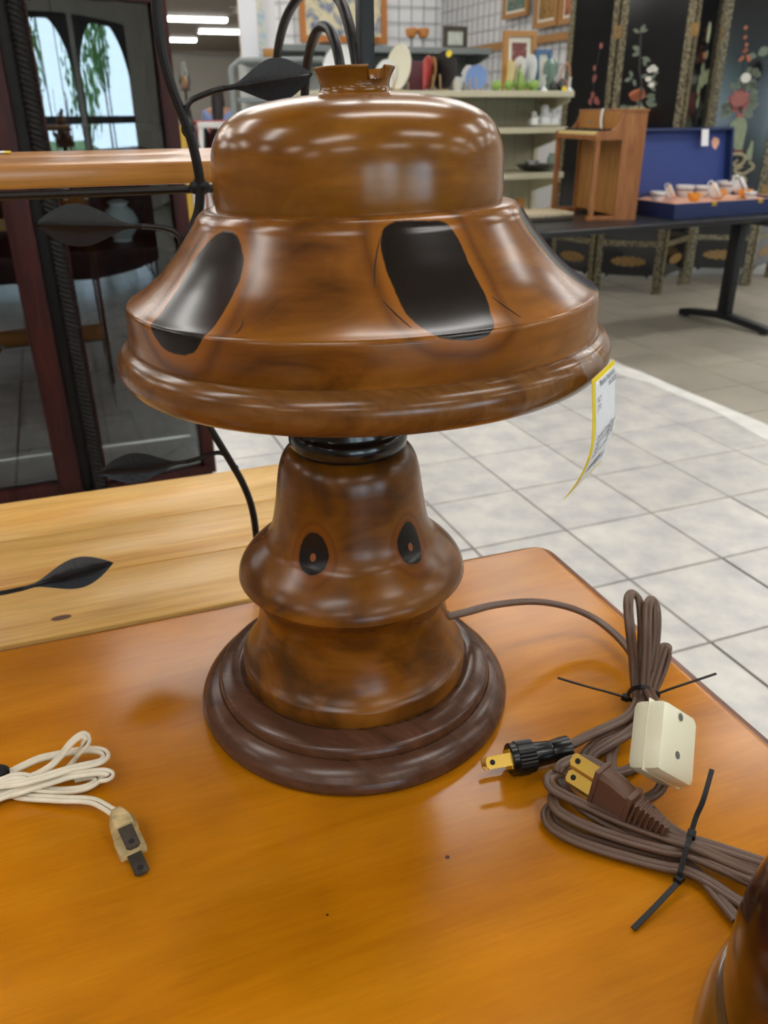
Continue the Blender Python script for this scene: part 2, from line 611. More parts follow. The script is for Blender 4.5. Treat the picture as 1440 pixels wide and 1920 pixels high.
# front wall with the shop windows
fw = MB()
def wbox(s0, s1, z0, z1, th=0.14):
    fw.box(st((s0 + s1) / 2, WT, (z0 + z1) / 2), (s1 - s0, th, z1 - z0), axes(AX))
wbox(-9, WINS[0][0], 0, CEIL)
wbox(WINS[-1][1], 11, 0, CEIL)
wbox(WINS[0][0], WINS[-1][1], 0, WZ0)
wbox(WINS[0][0], WINS[-1][1], WZ1, CEIL)
for (a, b), (c, d) in zip(WINS, WINS[1:]):
    wbox(b, c, WZ0, WZ1)
struct(fw.build('wall_front', 'wall_far', smooth=False))
for k, (a, b) in enumerate(WINS):
    w = MB()
    fz = 0.05
    for s0, s1, z0, z1 in ((a, a + fz, WZ0, WZ1), (b - fz, b, WZ0, WZ1), (a, b, WZ0, WZ0 + fz), (a, b, WZ1 - fz, WZ1), (a, b, 1.02, 1.10), ((a + b) / 2 - .03, (a + b) / 2 + .03, WZ0, WZ1)):
        w.box(st((s0 + s1) / 2, WT, (z0 + z1) / 2), (s1 - s0, 0.08, z1 - z0), axes(AX))
    # arched head: spandrels that fill the two upper corners
    W = (b - a)
    A0 = st(a, WT - 0.02)
    for sgn in (0, 1):
        poly = [(0, 0)] + [(W / 2 - W / 2 * math.cos(PI / 2 * i / 10), -0.75 + 0.75 * math.sin(PI / 2 * i / 10)) for i in range(0, 11)]
        if sgn:
            poly = [(W - x, y) for x, y in poly][::-1]
        w.prism(poly, A0 + V((0, 0, WZ1)), SU, V((0, 0, 1)), SV, 0.03)
    struct(w.build('window_%d' % (k + 1), 'window_frame', smooth=False))
# the ground and trees outside, seen only as reflections in the glass and lacquer
mat('lawn', C(90, 120, 60), 0.9)
mat('leaf_green', C(96, 140, 70), 0.7, noise=0.4, nscale=6)
mat('bark', C(80, 62, 48), 0.9)
g = MB().add([st(-30, WT - 0.2, -0.05), st(9, WT - 0.2, -0.05), st(9, WT - 40, -0.05), st(-30, WT - 40, -0.05)], [(0, 1, 2, 3)])
struct(g.build('ground_outside', 'lawn', smooth=False))
tree_labels = ['round leafy tree outside the shop window, mirrored in the cabinet glass', 'wide leafy tree outside the shop front, right of the round one', 'slim leafy tree outside the shop, farthest from the entrance']
for k, (s, t, h, r) in enumerate(((-1.5, -16, 3.0, 1.5), (3.5, -14, 2.5, 1.9), (7.0, -17, 3.4, 1.3))):
    tr = thing('tree', tree_labels[k], 'tree', st(s, t, -0.05), 'trees outside the shop')
    MB().tube([st(s, t, -0.05), st(s + .05, t, h * .4), st(s, t, h * .8)], [.14, .11, .06]).build('trunk', 'bark', tr)
    b = MB()
    for i in range(420):
        d = V((random.gauss(0, 1), random.gauss(0, 1), random.gauss(0, 1))).normalized() * (r * random.uniform(.45, 1.0))
        p = st(s, t, h * .75) + V((d.x, d.y, d.z * .75))
        e1 = V((random.gauss(0, 1), random.gauss(0, 1), random.gauss(0, 1))).normalized() * .17
        e2 = V((random.gauss(0, 1), random.gauss(0, 1), random.gauss(0, 1))).normalized() * .12
        b.add([p - e1, p + e2, p + e1, p - e2], [(0, 1, 2, 3)])
    fo = b.build('foliage', 'leaf_green', tr, smooth=False, weld=False)
    fo['kind'] = 'stuff'
# ceiling fixtures: a grid of long lights across the shop
flab = {}
fx_a = at_z(368, 37, CEIL - 0.05)
fa_s, fa_t = fx_a.dot(SU), fx_a.dot(SV)
def fixture_mesh():
    d = MB()
    sec = [(-.15, 0), (-.15, -.02), (-.11, -.055), (-.05, -.07), (.05, -.07), (.11, -.055), (.15, -.02), (.15, 0)]
    d.v = [V((x, y, z)) for x in (-.6, .6) for y, z in sec]
    n = len(sec)
    d.f = [tuple(range(n)), tuple(range(n, 2 * n))] + [(i, (i + 1) % n, (i + 1) % n + n, i + n) for i in range(n)]
    b = MB().box((0, 0, .012), (1.24, .33, .024), None, .004)
    for s in (-1, 1):
        b.box((s * .612, 0, -.03), (.02, .31, .07), None, .004)
    return d.mesh('diffuser', 'fixture', smooth=False), b.mesh('housing', 'fixture_body', smooth=False)
fd, fh = fixture_mesh()
def fixture(s, t, label, group):
    p = st(s, t, CEIL - 0.026)
    r = thing('ceiling_light', label, 'light', p, group)
    r.rotation_euler = (0, 0, AX)
    mw = Matrix.Translation(p) @ Matrix.Rotation(AX, 4, 'Z')
    EM[r.name] = mw
    obj('diffuser', fd, r, mw)
    obj('housing', fh, r, mw)
for px, py, lab in ((368, 37, 'long white ceiling light, nearest of the three in view behind the iron vine'), (421, 60, 'long white ceiling light beside the leaning canvases, middle one of three'), (322, 75, 'long white ceiling light farthest back, half hidden by the dark cabinet')):
    p = at_z(px, py, CEIL - 0.06)
    fixture(p.dot(SU), p.dot(SV), lab, 'ceiling lights in view')
for i in range(-2, 4):
    for j in range(-2, 6):
        s, t = 0.75 + i * 2.45 + (0.6 if j % 2 else 0), 0.9 + j * 1.85
        fixture(s, t, 'long white ceiling light overhead, outside the picture, mirrored in the polished wood', 'ceiling lights overhead')
# unseen lights added to brighten the far end; any in view are skipped
for k, (s, t) in enumerate(((1.5, 13), (3.9, 15), (-1.2, 15), (1.2, 17), (-3.5, 13), (-1.5, 19), (1.0, 21.5), (3.4, 24), (6, 12), (-4, 21), (-1.5, 24.5), (2.5, 19), (5.5, 23), (1.2, 27), (-6, 17.5), (-6, 26.5), (6, 15.5), (-3.5, 26.8), (-1.2, 26.8), (3.6, 26.8), (-4.2, 24.4), (0.6, 24.4))):
    _x, _y, _z = project(st(s, t, CEIL - .06))
    if 240 < _x < 520 and -30 < _y < 110:
        continue
    fixture(s, t, 'unseen long white ceiling light added to brighten the far end', 'added far ceiling lights')

# ================================================================== THE TABLE
TA = D2R(20.0)
TU, TV = V((math.cos(TA), math.sin(TA), 0)), V((-math.sin(TA), math.cos(TA), 0))
TB = V((0.125, 0.558, TZ))                         # back right corner of the top
wood('table_wood', [(0.25, C(180, 109, 8)), (0.42, C(192, 119, 11)), (0.58, C(199, 126, 15)), (0.75, C(207, 135, 24))], (1.2, 7, 1), -TA, 5, 0.20, 0.0, (2, 26, 1), 26, 0.07, 1.2, 0.085, 30, cloud=0.14, cscale=16, crough=0.12, spec=0.32)
wood('table_edge', [(0.3, C(96, 48, 18)), (0.7, C(132, 70, 26))], (4, 4, 4), 0, 6, 0.35, 0.2)
table = thing('wooden_table', 'orange-brown polished wooden table that carries the turned wooden lamps', 'table', (TB.x, TB.y, 0))
def rrect(L, W, r, off):
    """rounded rectangle, corner TB at (0,0), extends -L along TU and -W along TV, grown by off"""
    out = []
    for cx, cy, a0 in ((0, 0, 0), (-L, 0, 90), (-L, -W, 180), (0, -W, 270)):
        sx, sy = (1 if cx == 0 else -1), (1 if cy == 0 else -1)
        for i in range(7):
            a = D2R(a0 + 15 * i)
            R = r + off
            out.append((cx + off * sx - sx * R + R * math.cos(a), cy + off * sy - sy * R + R * math.sin(a)))
    return out
def loft(rings, cap0=True, cap1=True):
    b = MB()
    n = len(rings[0])
    for rg in rings:
        b.v += rg
    for i in range(len(rings) - 1):
        for j in range(n):
            a, c = i * n + j, i * n + (j + 1) % n
            b.f.append((a, c, c + n, a + n))
    if cap0:
        b.f.append(tuple(range(n))[::-1])
    if cap1:
        b.f.append(tuple(range((len(rings) - 1) * n, len(rings) * n)))
    return b
TL, TW = 1.05, 0.66
def tring(off, z):
    return [TB + TU * a + TV * c + V((0, 0, z)) for a, c in rrect(TL, TW, 0.014, off)]
loft([tring(-.006, -.020), tring(-.006, -.003), tring(-.0063, -.0012), tring(-.0075, -.0003), tring(-.009, 0)]).build('tabletop', 'table_wood', table)
loft([tring(-.009, -.024), tring(-.001, -.0225), tring(.0015, -.016), tring(.0018, -.008), tring(.001, -.0050), tring(-.0025, -.0036), tring(-.0065, -.0036)], cap1=False).build('edge_moulding', 'table_edge', table)
ap = MB()
for a, c, sx, sy in ((-TL / 2, -.04, TL - .12, .02), (-TL / 2, -TW + .04, TL - .12, .02), (-.04, -TW / 2, .02, TW - .12), (-TL + .04, -TW / 2, .02, TW - .12)):
    ap.box(TB + TU * a + TV * c + V((0, 0, -.064)), (sx, sy, .08), axes(TA))
ap.build('apron', 'table_edge', table, smooth=False)
for a in (-.055, -TL + .055):
    for c in (-.055, -TW + .055):
        p = TB + TU * a + TV * c
        b = MB().box(V((p.x, p.y, TZ - .10)), (.055, .055, .156), axes(TA), .003)
        b.lathe([(.026, -.18), (.028, -.19), (.018, -.20), (.026, -.24), (.027, -.32), (.020, -.55), (.015, -.70), (.019, -.73), (.019, -.77), (.012, -.79)], 20, p)
        b.build('leg', 'table_edge', table)

# ================================================================== THE IRON SHELF RACK
mat('iron', C(24, 22, 23), 0.38, metal=0.1, spec=0.4, bump=0.25, bscale=500)
mat('iron_leaf', C(24, 25, 29), 0.38, metal=0.1, spec=0.45, noise=0.25, nscale=60, bump=0.3, bscale=350)
wood('pine', [(0.25, C(204, 146, 60)), (0.42, C(222, 172, 88)), (0.55, C(230, 186, 106)), (0.7, C(212, 156, 72))], (1.0, 16, 16), -TA, 3.0, 0.38, 0.2, (2, 60, 60), 14, 0.16, 0.8, crough=0.2)
wood('pine_edge', [(0.25, C(176, 112, 44)), (0.5, C(196, 132, 58)), (0.75, C(206, 146, 70))], (1.5, 12, 40), -TA, 4.0, 0.34, 0.25, (2, 60, 60), 14, 0.14, 0.8, crough=0.15)
mat('pine_knot', C(92, 52, 22), 0.4)
RP = TB + TV * 0.065                               # the rack's front plane
rack = thing('iron_shelf_rack', 'black wrought-iron vine rack with pine shelves and leaves behind the table', 'shelf rack', (RP.x, RP.y, 0))
def rk(px, py, off=0.0):
    return at_pl(px, py, RP + TV * off, TV)
def rkuv(a, z, d):
    """a along the rack (0 at its right post), d behind the front plane"""
    return V((RP.x, RP.y, 0)) + TU * a + TV * d + V((0, 0, z))
post_a = (rk(685, 100) - RP).dot(TU)
LEFT = post_a - 0.62
# shelves of boards
zs = rk(200, 306, .008).z
zb = rk(200, 350, .008).z
SD = 0.225
for i in range(2):
    w = SD / 2
    MB().box(rkuv((LEFT + post_a) / 2 - .004, (zs + zb) / 2, .008 + w * (i + .5)), (post_a - LEFT - .02, w - .0006, zs - zb), axes(TA), .0015).build('shelf_board', 'pine_edge', rack)
PZ = TZ - 0.05
pd = 0.268
for i in range(3):
    w = pd / 3
    bd = MB().box(rkuv((LEFT + post_a) / 2 - .004, PZ - .009, .012 + w * (i + .5)), (post_a - LEFT - .02, w - .0007, .018), axes(TA), .0012).build('plank', 'pine', rack)
    if i == 0:
        kp = at_z(115, 1158, PZ + .0002)
        MB().prism([(a, c) for a, c in ell(0, 0, .0075, .0032, 16)], kp, TU, TV, V((0, 0, 1)), .0002).build('wood_knot', 'pine_knot', bd)
# more shelves above and below, out of the picture
for z in (0.30, 1.50):
    MB().box(rkuv((LEFT + post_a) / 2, z, .008 + SD / 2), (post_a - LEFT - .02, SD, .014), axes(TA), .0015).build('shelf_board', 'pine_edge', rack)
# posts, bars
BKD = (at_pl(515, 160, rkuv(post_a - .004, 0, 0), TU) - rkuv(post_a, 0, 0)).dot(TV)
for a in (post_a, LEFT):
    for d in (0.0, 0.24 if a == LEFT else BKD):
        hp_ = 1.72 if d == 0 or a == LEFT else zb
        MB().box(rkuv(a, hp_ / 2, d), (.0096, .0096, hp_), axes(TA), .0012).build('post', 'iron', rack)
for z in (zb - .0026, PZ - .0205, 0.291, 1.491):
    for d in (0.0, 0.236):
        MB().tube([rkuv(LEFT, z, d), rkuv(post_a, z, d)], .0025, 10).build('shelf_bar', 'iron', rack)
    for a in (LEFT, post_a):
        MB().tube([rkuv(a, z, 0), rkuv(a, z, .24)], .0025, 8).build('side_bar', 'iron', rack)
# the two hoops of the end frame, standing in the rack's side plane
SP = rkuv(post_a - .004, 0, 0)
def sidep(px, py):
    return at_pl(px, py, SP, TU)
def hoop(pts, r):
    MB().tube(cr_spline([sidep(*p) for p in pts], 8), r, 12).build('hoop', 'iron', rack)
hoop([(514, 330), (515, 230), (516, 160), (521, 95), (534, 40), (556, 0), (585, -24), (612, -22), (637, 0), (652, 38), (664, 90), (671, 140), (675, 200), (678, 280)], .0036)
hoop([(571, 300), (571, 220), (572, 165), (576, 120), (584, 82), (595, 57), (606, 49), (618, 56), (628, 78), (636, 112), (641, 150), (644, 200), (646, 280)], .0035)
# vine stem and leaves of the front
vine = [(292, -150), (291, -60), (293, 0), (296, 45), (303, 95), (316, 145), (334, 195), (350, 236), (362, 275), (371, 315), (375, 350), (373, 392), (361, 428), (346, 460), (333, 492), (324, 540), (324, 600), (338, 680), (366, 755), (396, 806), (430, 862), (456, 908), (473, 955), (481, 1010), (484, 1060), (486, 1110), (484, 1180)]
pts = cr_spline([rk(*p, -.006) for p in vine], 6)
MB().tube(pts, [.0030 if p.z > TZ + .15 else .0026 for p in pts], 10).build('vine_stem', 'iron', rack)
pts = cr_spline([rk(x - 560, y, -.004) for x, y in vine], 4)
MB().tube(pts, .0028, 8).build('vine_stem', 'iron', rack)
for p, r in (((375, 350), .0052), ((384, 351), .0036), ((365, 352), .0036), ((352, 243), .0042), ((338, 487), .0036), ((440, 878), .003)):
    MB().ball(rk(*p, -.005), r, 10, (1, .8, 1.1)).build('weld', 'iron', rack)
def leaf(base, tip, w, stem, off=-.008, off_tip=None, fold=.22, flip=1, tw=0.0):
    B, T = rk(*base, off), rk(*tip, off if off_tip is None else off_tip)
    ax = (T - B)
    L = ax.length
    ax.normalize()
    fw = (CAM - B).normalized()
    side = ax.cross(fw).normalized()
    side = (side * math.cos(tw) + fw * math.sin(tw)).normalized()
    nr = side.cross(ax) * flip
    n, m = 18, 8
    b = MB()
    for lay in (0, 1):
        for i in range(n + 1):
            t = i / n
            # socket at the base, widest at 0.6, pointed tip
            wd_ = w * (0.13 + 0.87 * max(0, math.sin(PI * min(1, max(0, (t - .12) / .88)) ** 1.15)) ** 1.15) if t > .12 else w * .13
            if t > .62:
                wd_ = w * (1 - ((t - .62) / .38) ** 1.7) * 1.0
                wd_ = min(wd_, w)
            for j in range(m + 1):
                q = -1 + 2 * j / m
                hgt = -fold * abs(q) * wd_ + .10 * w * math.exp(-(q * 6) ** 2)
                p = B + ax * (L * t) + side * (q * wd_) + nr * (hgt + (0.0011 if lay else 0))
                b.v.append(p)
    k = (n + 1) * (m + 1)
    for lay in (0, 1):
        for i in range(n):
            for j in range(m):
                a = lay * k + i * (m + 1) + j
                f = (a, a + 1, a + m + 2, a + m + 1)
                b.f.append(f if lay == 0 else f[::-1])
    rim = [j for j in range(m + 1)] + [i * (m + 1) + m for i in range(1, n + 1)] + [n * (m + 1) + j for j in range(m - 1, -1, -1)] + [i * (m + 1) for i in range(n - 1, 0, -1)]
    for i in range(len(rim)):
        a, c = rim[i], rim[(i + 1) % len(rim)]
        b.f.append((a, c, c + k, a + k))
    lf = b.build('leaf', 'iron_leaf', rack, angle=60)
    MB().tube(cr_spline([rk(*p, -.006) for p in stem] + [B], 6), .0017, 8).build('leaf_stem', 'iron', rack)
    return lf
leaf((419, 166), (586, 139), .0118, [(353, 244), (349, 222), (350, 203), (358, 189), (376, 180), (400, 171)])
leaf((264, 424), (64, 421), .0122, [(339, 486), (343, 466), (338, 447), (326, 434), (308, 428), (286, 425)], flip=1)
leaf((349, 866), (184, 886), .0104, [(442, 880), (432, 862), (417, 850), (400, 850), (375, 859)], off=-.002)
leaf((45, 1103), (213, 1055), .0108, [(-120, 1090), (-60, 1118), (0, 1112)], off=-.010)
leaf((-170, 690), (9, 650), .0118, [(-235, 600), (-225, 640), (-205, 680)])
leaf((-150, 200), (-320, 170), .0118, [(-205, 240), (-212, 222), (-195, 205)])

# ================================================================== THE TURNED WOODEN LAMP
LX, LY = -0.0177, 0.380
K5 = dict(dark=C(24, 17, 15), ring=C(30, 21, 18), halo=[(0, C(120, 60, 16)), (0.40, C(146, 88, 26)), (0.46, C(136, 80, 22)), (0.53, C(96, 54, 18)), (0.6, C(128, 76, 22)), (1, C(128, 76, 22))], na=0.22, ns=70, reach=0.85)
warm = [(0.22, C(104, 60, 11)), (0.4, C(122, 74, 14)), (0.55, C(134, 84, 19)), (0.72, C(148, 96, 30))]
wood('lamp_wood', warm, (14, 14, 30), 0, 1.6, 0.2, 0.0, (60, 60, 400), 1.0, 0.10, 1.0, 0.055, 60, cloud=0.18, cscale=26, crough=0.10)
wood('lamp_knotty', [(0.26, C(74, 38, 14)), (0.42, C(108, 62, 16)), (0.56, C(132, 80, 22)), (0.74, C(146, 92, 32))], (12, 12, 34), 0, 1.5, 0.21, 0.0, (30, 30, 300), 1.0, 0.18, 1.3, cloud=0.16, cscale=16, knot=K5, crough=0.12)
wood('lamp_body', [(0.26, C(58, 36, 20)), (0.42, C(96, 56, 15)), (0.56, C(124, 75, 16)), (0.78, C(140, 90, 27))], (16, 16, 24), 0, 1.2, 0.26, 0.0, (40, 40, 260), 1.0, 0.16, 1.3, cloud=0.18, cscale=22,
     knot=dict(K5, na=0.22, ns=120, pip=0.2, reach=0.95, ring=C(24, 17, 15), halo=[(0, C(110, 60, 18)), (0.40, C(116, 62, 18)), (0.5, C(128, 72, 18)), (0.58, C(112, 62, 16)), (0.66, C(132, 78, 20)), (1, C(132, 78, 20))]), crough=0.14)
wood('walnut', [(0.25, C(66, 40, 27)), (0.5, C(82, 52, 36)), (0.75, C(96, 63, 45))], (20, 90, 60), 0.5, 1.4, 0.26, 0.0, (60, 600, 300), 1.0, 0.12, 0.8, crough=0.16)
wood('walnut_ring', [(0.25, C(92, 56, 22)), (0.5, C(114, 72, 30)), (0.75, C(128, 86, 42))], (20, 90, 60), 0.5, 1.4, 0.2, 0.0, (60, 600, 300), 1.0, 0.16, 0.8, crough=0.10)
mat('black_wood', C(20, 15, 15), 0.22, coat=0.2)
def lathe_obj(name, pf, mt, parent, mw, n=192, knots=None, notch=None):
    """knots: list of (angle from the front, height mm, half width deg, half height mm, power)"""
    b = MB().lathe(pf, n)
    if notch:
        a0, hw, z0, zcut = notch
        for i, p in enumerate(b.v):
            a = math.degrees(math.atan2(p.x, -p.y))
            if abs(a - a0) < hw and p.z > z0:
                p.z = min(p.z, zcut + 0.0002 * math.sin(a * 2))
    me = b.mesh(name, mt, weld=False, angle=38)
    if knots:
        vals, pips = [], []
        for v in me.vertices:
            x, y, z = v.co
            a = math.degrees(math.atan2(x, -y))
            best, bp = 9.0, 9.0
            for a0, h0, hw, hh, pw in knots:
                da = (a - a0 + 180) % 360 - 180
                dz = z * 1000 - h0
                w_ = hw * (1.0 - 0.012 * dz if pw < 3 else 1.0 + 0.004 * dz)
                q = (abs(da / w_) ** pw + abs(dz / hh) ** pw) ** (1 / pw)
                best = min(best, q)
                bp = min(bp, math.hypot(da / hw, (dz + hh * .25) / hh))
            vals.append(min(best, 4.0))
            pips.append(min(bp, 4.0))
        for nm, vv in (('knot', vals), ('pip', pips)):
            at = me.attributes.new(nm, 'FLOAT', 'POINT')
            at.data.foreach_set('value', vv)
    return obj(name, me, parent, mw)
PLINTH = prof([(0, 0), (85.5, 0)], [(85.5, 0), (87, 1.5), (87.3, 4), (86.2, 7)], [(86.2, 7), (83.5, 10.5), (80.5, 13), (77.2, 14.6)], [(77.2, 14.6), (76.6, 14.4)], [(76.6, 14.4), (76.6, 17.0)], [(76.6, 17.0), (75.4, 19.4), (73, 21), (69, 22.6), (65.5, 23), (63.4, 22.4)], [(63.4, 22.4), (61, 21.5)], [(61, 21.5), (0, 21.5)])
BODY = prof([(58, 21.6), (62.4, 21.8)], [(62.4, 21.8), (62.4, 30.2)], [(62.4, 30.2), (61.9, 31.4)], [(61.9, 31.4), (59.6, 33.8), (56.8, 38.4), (53.6, 47), (51.6, 56), (51.1, 62), (51.7, 67), (53.6, 72), (56.8, 76.8), (59.4, 80)], [(59.4, 80), (60.4, 81.6)],
            [(60.4, 81.6), (60.0, 84.2), (59.0, 86.8), (57.2, 89.6), (54.4, 92.9), (51, 96), (47.6, 98.9), (44.8, 101.6), (42.7, 105), (40.8, 110), (39.2, 117.5), (38, 125), (37, 132), (35.9, 139), (34.4, 144.6), (32.2, 148.6), (29.6, 151.2), (27, 152)], [(27, 152), (0, 152)])
NECK = prof([(26, 150.5), (28.2, 151.2), (29.4, 153.5), (29.7, 156.5), (29.0, 159.5), (27.6, 161.5)], [(27.6, 161.5), (27, 163)], [(27, 163), (26.5, 205)], [(26.5, 205), (0, 205)])
def shade_profiles(h0):
    f = lambda *q: [(r, h - h0) for r, h in q]
    ring = prof(f((98.5, 198.5), (98.8, 195.8), (100.6, 194.1), (103.5, 193.4), (107.4, 194.2), (110.8, 196.8), (112.8, 200.2), (113.1, 203), (112.4, 206.3), (110.4, 209.3), (107.6, 211), (106.2, 211.3)), f((106.2, 211.3), (105, 211.4)), f((105, 211.4), (98.5, 211.4)), f((98.5, 211.4), (98.5, 198.5)))
    skirt = prof(f((98, 210), (106.2, 211)), f((106.2, 211), (106.4, 217), (106.1, 224), (105.9, 227.2)), f((105.9, 227.2), (105.2, 228.5)), f((105.2, 228.5), (101.5, 230.4), (96.4, 233.8), (90.6, 238.5), (85.5, 243.6), (81.5, 248.1), (78.2, 252.3), (75.4, 256), (73.0, 259.3)), f((73.0, 259.3), (71.6, 261.6), (69.6, 263.6), (67, 264.9), (62, 265.5)), f((62, 265.5), (57, 265)), f((57, 265), (62, 258), (70, 246), (82, 234), (94, 226), (98, 222)), f((98, 222), (98, 210)), k=5)
    dome = prof(f((56.5, 264), (62.7, 265.2)), f((62.7, 265.2), (62.9, 270), (62.9, 277), (62.7, 283), (61.8, 288.5), (60, 293), (57.2, 296.8), (53.2, 300), (47.5, 302.8), (40, 305), (31, 306.6), (22, 307.5), (16.2, 307.8)), f((16.2, 307.8), (15.2, 308.4), (14.6, 309.8), (14.5, 311.2), (15.0, 313.2), (16.0, 315.3), (17.0, 316.9)), f((17.0, 316.9), (16.9, 317.6), (16.2, 317.7)), f((16.2, 317.7), (14.4, 316), (13.0, 313.5), (12.4, 310), (12.2, 305)), f((12.2, 305), (40, 300), (52, 295), (56, 285), (56.5, 264)), k=5)
    return ring, skirt, dome
def make_lamp(label, X, Y, dx, tilt_y, tilt_x, rot, name='table_lamp'):
    L = thing(name, label, 'lamp', (X, Y, TZ))
    mw = Matrix.Translation((X, Y, TZ)) @ Matrix.Rotation(rot, 4, 'Z')
    lathe_obj('plinth', PLINTH, 'walnut', L, mw)
    bd = lathe_obj('body', BODY, 'lamp_body', L, mw, 256, knots=[(a_, 110, 11.0, 10, 2) for a_ in (-24, 47.5, -97, 119, 191)])
    lathe_obj('neck_ring', NECK, 'black_wood', L, mw, 96)
    H0 = 202.0
    ms = mw @ Matrix.Translation((dx, 0, H0 / 1000)) @ Matrix.Rotation(tilt_y, 4, 'Y') @ Matrix.Rotation(tilt_x, 4, 'X')
    ring, skirt, dome = shade_profiles(H0)
    sh = obj('shade', MB().lathe(skirt, 288, closed=False).mesh('shade', 'lamp_knotty', weld=False, angle=38), L, ms)
    me = sh.data
    kn = [(-42, 239.5 - H0, 11.2, 20.5, 2.3), (19.7, 245.0 - H0, 11.4, 18.6, 2.6), (80, 244 - H0, 12, 19, 2.6), (140, 243 - H0, 11, 19, 2.6), (200, 243 - H0, 11, 19, 2.6), (258, 243 - H0, 11, 19, 2.6)]
    vals = []
    for v in me.vertices:
        x, y, z = v.co
        a = math.degrees(math.atan2(x, -y))
        best = 9.0
        for a0, h0, hw, hh, pw in kn:
            dz = z * 1000 - h0
            pw = pw + (1.6 if dz > 0 and a0 > 0 else 0)
            a1 = a0 - dz * 0.10
            da = (a - a1 + 180) % 360 - 180
            w_ = hw * (1 + 0.006 * dz)
            best = min(best, (abs(da / w_) ** pw + abs(dz / hh) ** pw) ** (1 / pw))
        vals.append(min(best, 4.0))
    me.attributes.new('knot', 'FLOAT', 'POINT').data.foreach_set('value', vals)
    me.attributes.new('pip', 'FLOAT', 'POINT').data.foreach_set('value', [9.0] * len(vals))
    lathe_obj('shade_rim', ring, 'walnut_ring', L, ms, 288)
    lathe_obj('shade_dome', dome, 'lamp_wood', L, ms, 288, notch=(36, 14, .1090, .1106))
    return L, ms
lamp, lamp_ms = make_lamp('mushroom-shaped turned wooden lamp with dark knots, standing upright in the middle', LX, LY, 0.0093, D2R(-1.2), D2R(-0.9), 0)

mat('crack', C(34, 18, 10), 0.8)
_sk = [(r, z) for r, z in shade_profiles(202.0)[1]]
def skirt_r(z):
    best = 0
    for (r0, z0), (r1, z1) in zip(_sk, _sk[1:]):
        if min(z0, z1) - 1e-9 <= z <= max(z0, z1) + 1e-9 and abs(z1 - z0) > 1e-9:
            best = max(best, r0 + (r1 - r0) * (z - z0) / (z1 - z0))
    return best
for pts in ([(7.4, 259), (6.2, 255.5), (5.2, 251), (4.6, 246.5), (4.4, 243)], [(-25.2, 233.5), (-24.6, 231.5), (-25, 229.6)], [(6, 239), (8.4, 235), (11, 231)], [(32.5, 237), (34.6, 233), (36, 230)]):
    P = []
    for a, h in pts:
        z = (h - 202.0) / 1000
        r = skirt_r(z) + .00002
        P.append(lamp_ms @ V((r * math.sin(D2R(a)), -r * math.cos(D2R(a)), z)))
    P = cr_spline(P, 4)
    MB().tube(P, [.00008 + .00022 * math.sin(PI * i / (len(P) - 1)) for i in range(len(P))], 5).build('crack', 'crack', lamp)

# ================================================================== CORDS, PLUGS AND TAGS ON THE TABLE
mat('brown_cord', C(100, 76, 62), 0.38, spec=0.45)
mat('brown_plastic', C(98, 68, 54), 0.42, spec=0.45)
mat('black_plastic', C(14, 14, 15), 0.28)
mat('tie_plastic', C(20, 19, 20), 0.5, spec=0.3)
mat('brass', C(232, 190, 92), 0.28, metal=0.9)
mat('yellow_card_face', C(214, 160, 20), 0.6)
mat('ivory', C(238, 235, 208), 0.28, coat=0.3)
mat('screw_steel', C(150, 150, 148), 0.3, metal=0.9)
mat('white_cord', C(232, 222, 200), 0.5, noise=0.10, nscale=120)
mat('cord_grime', C(108, 82, 56), 0.8, noise=0.5, nscale=300)
mat('dirty_plug', C(206, 182, 132), 0.5, noise=0.45, nscale=160)
mat('old_metal', C(96, 90, 84), 0.42, metal=0.7, noise=0.3, nscale=200)
mat('hole_dark', C(30, 24, 20), 0.8)
def twin(r, sep):
    o = []
    for sgn in (1, -1):
        for i in range(9):
            a = D2R(-148 + 296 * i / 8)
            o.append((sgn * (sep + r * math.cos(a)), sgn * r * math.sin(a)))
    return o
SEC = twin(.00148, .00137)
WSEC = twin(.00125, .00115)
def cord(pts, name, mt, parent, sec=SEC, k=7, roll=None):
    P = cr_spline([tp(x, y, h / 1000) for x, y, h in pts], k)
    rl = None
    if roll:
        rl = [roll[0] + (roll[1] - roll[0]) * i / (len(P) - 1) for i in range(len(P))]
    b = MB().sweep(P, sec, roll=rl)
    return b.build(name, mt, parent, angle=50)
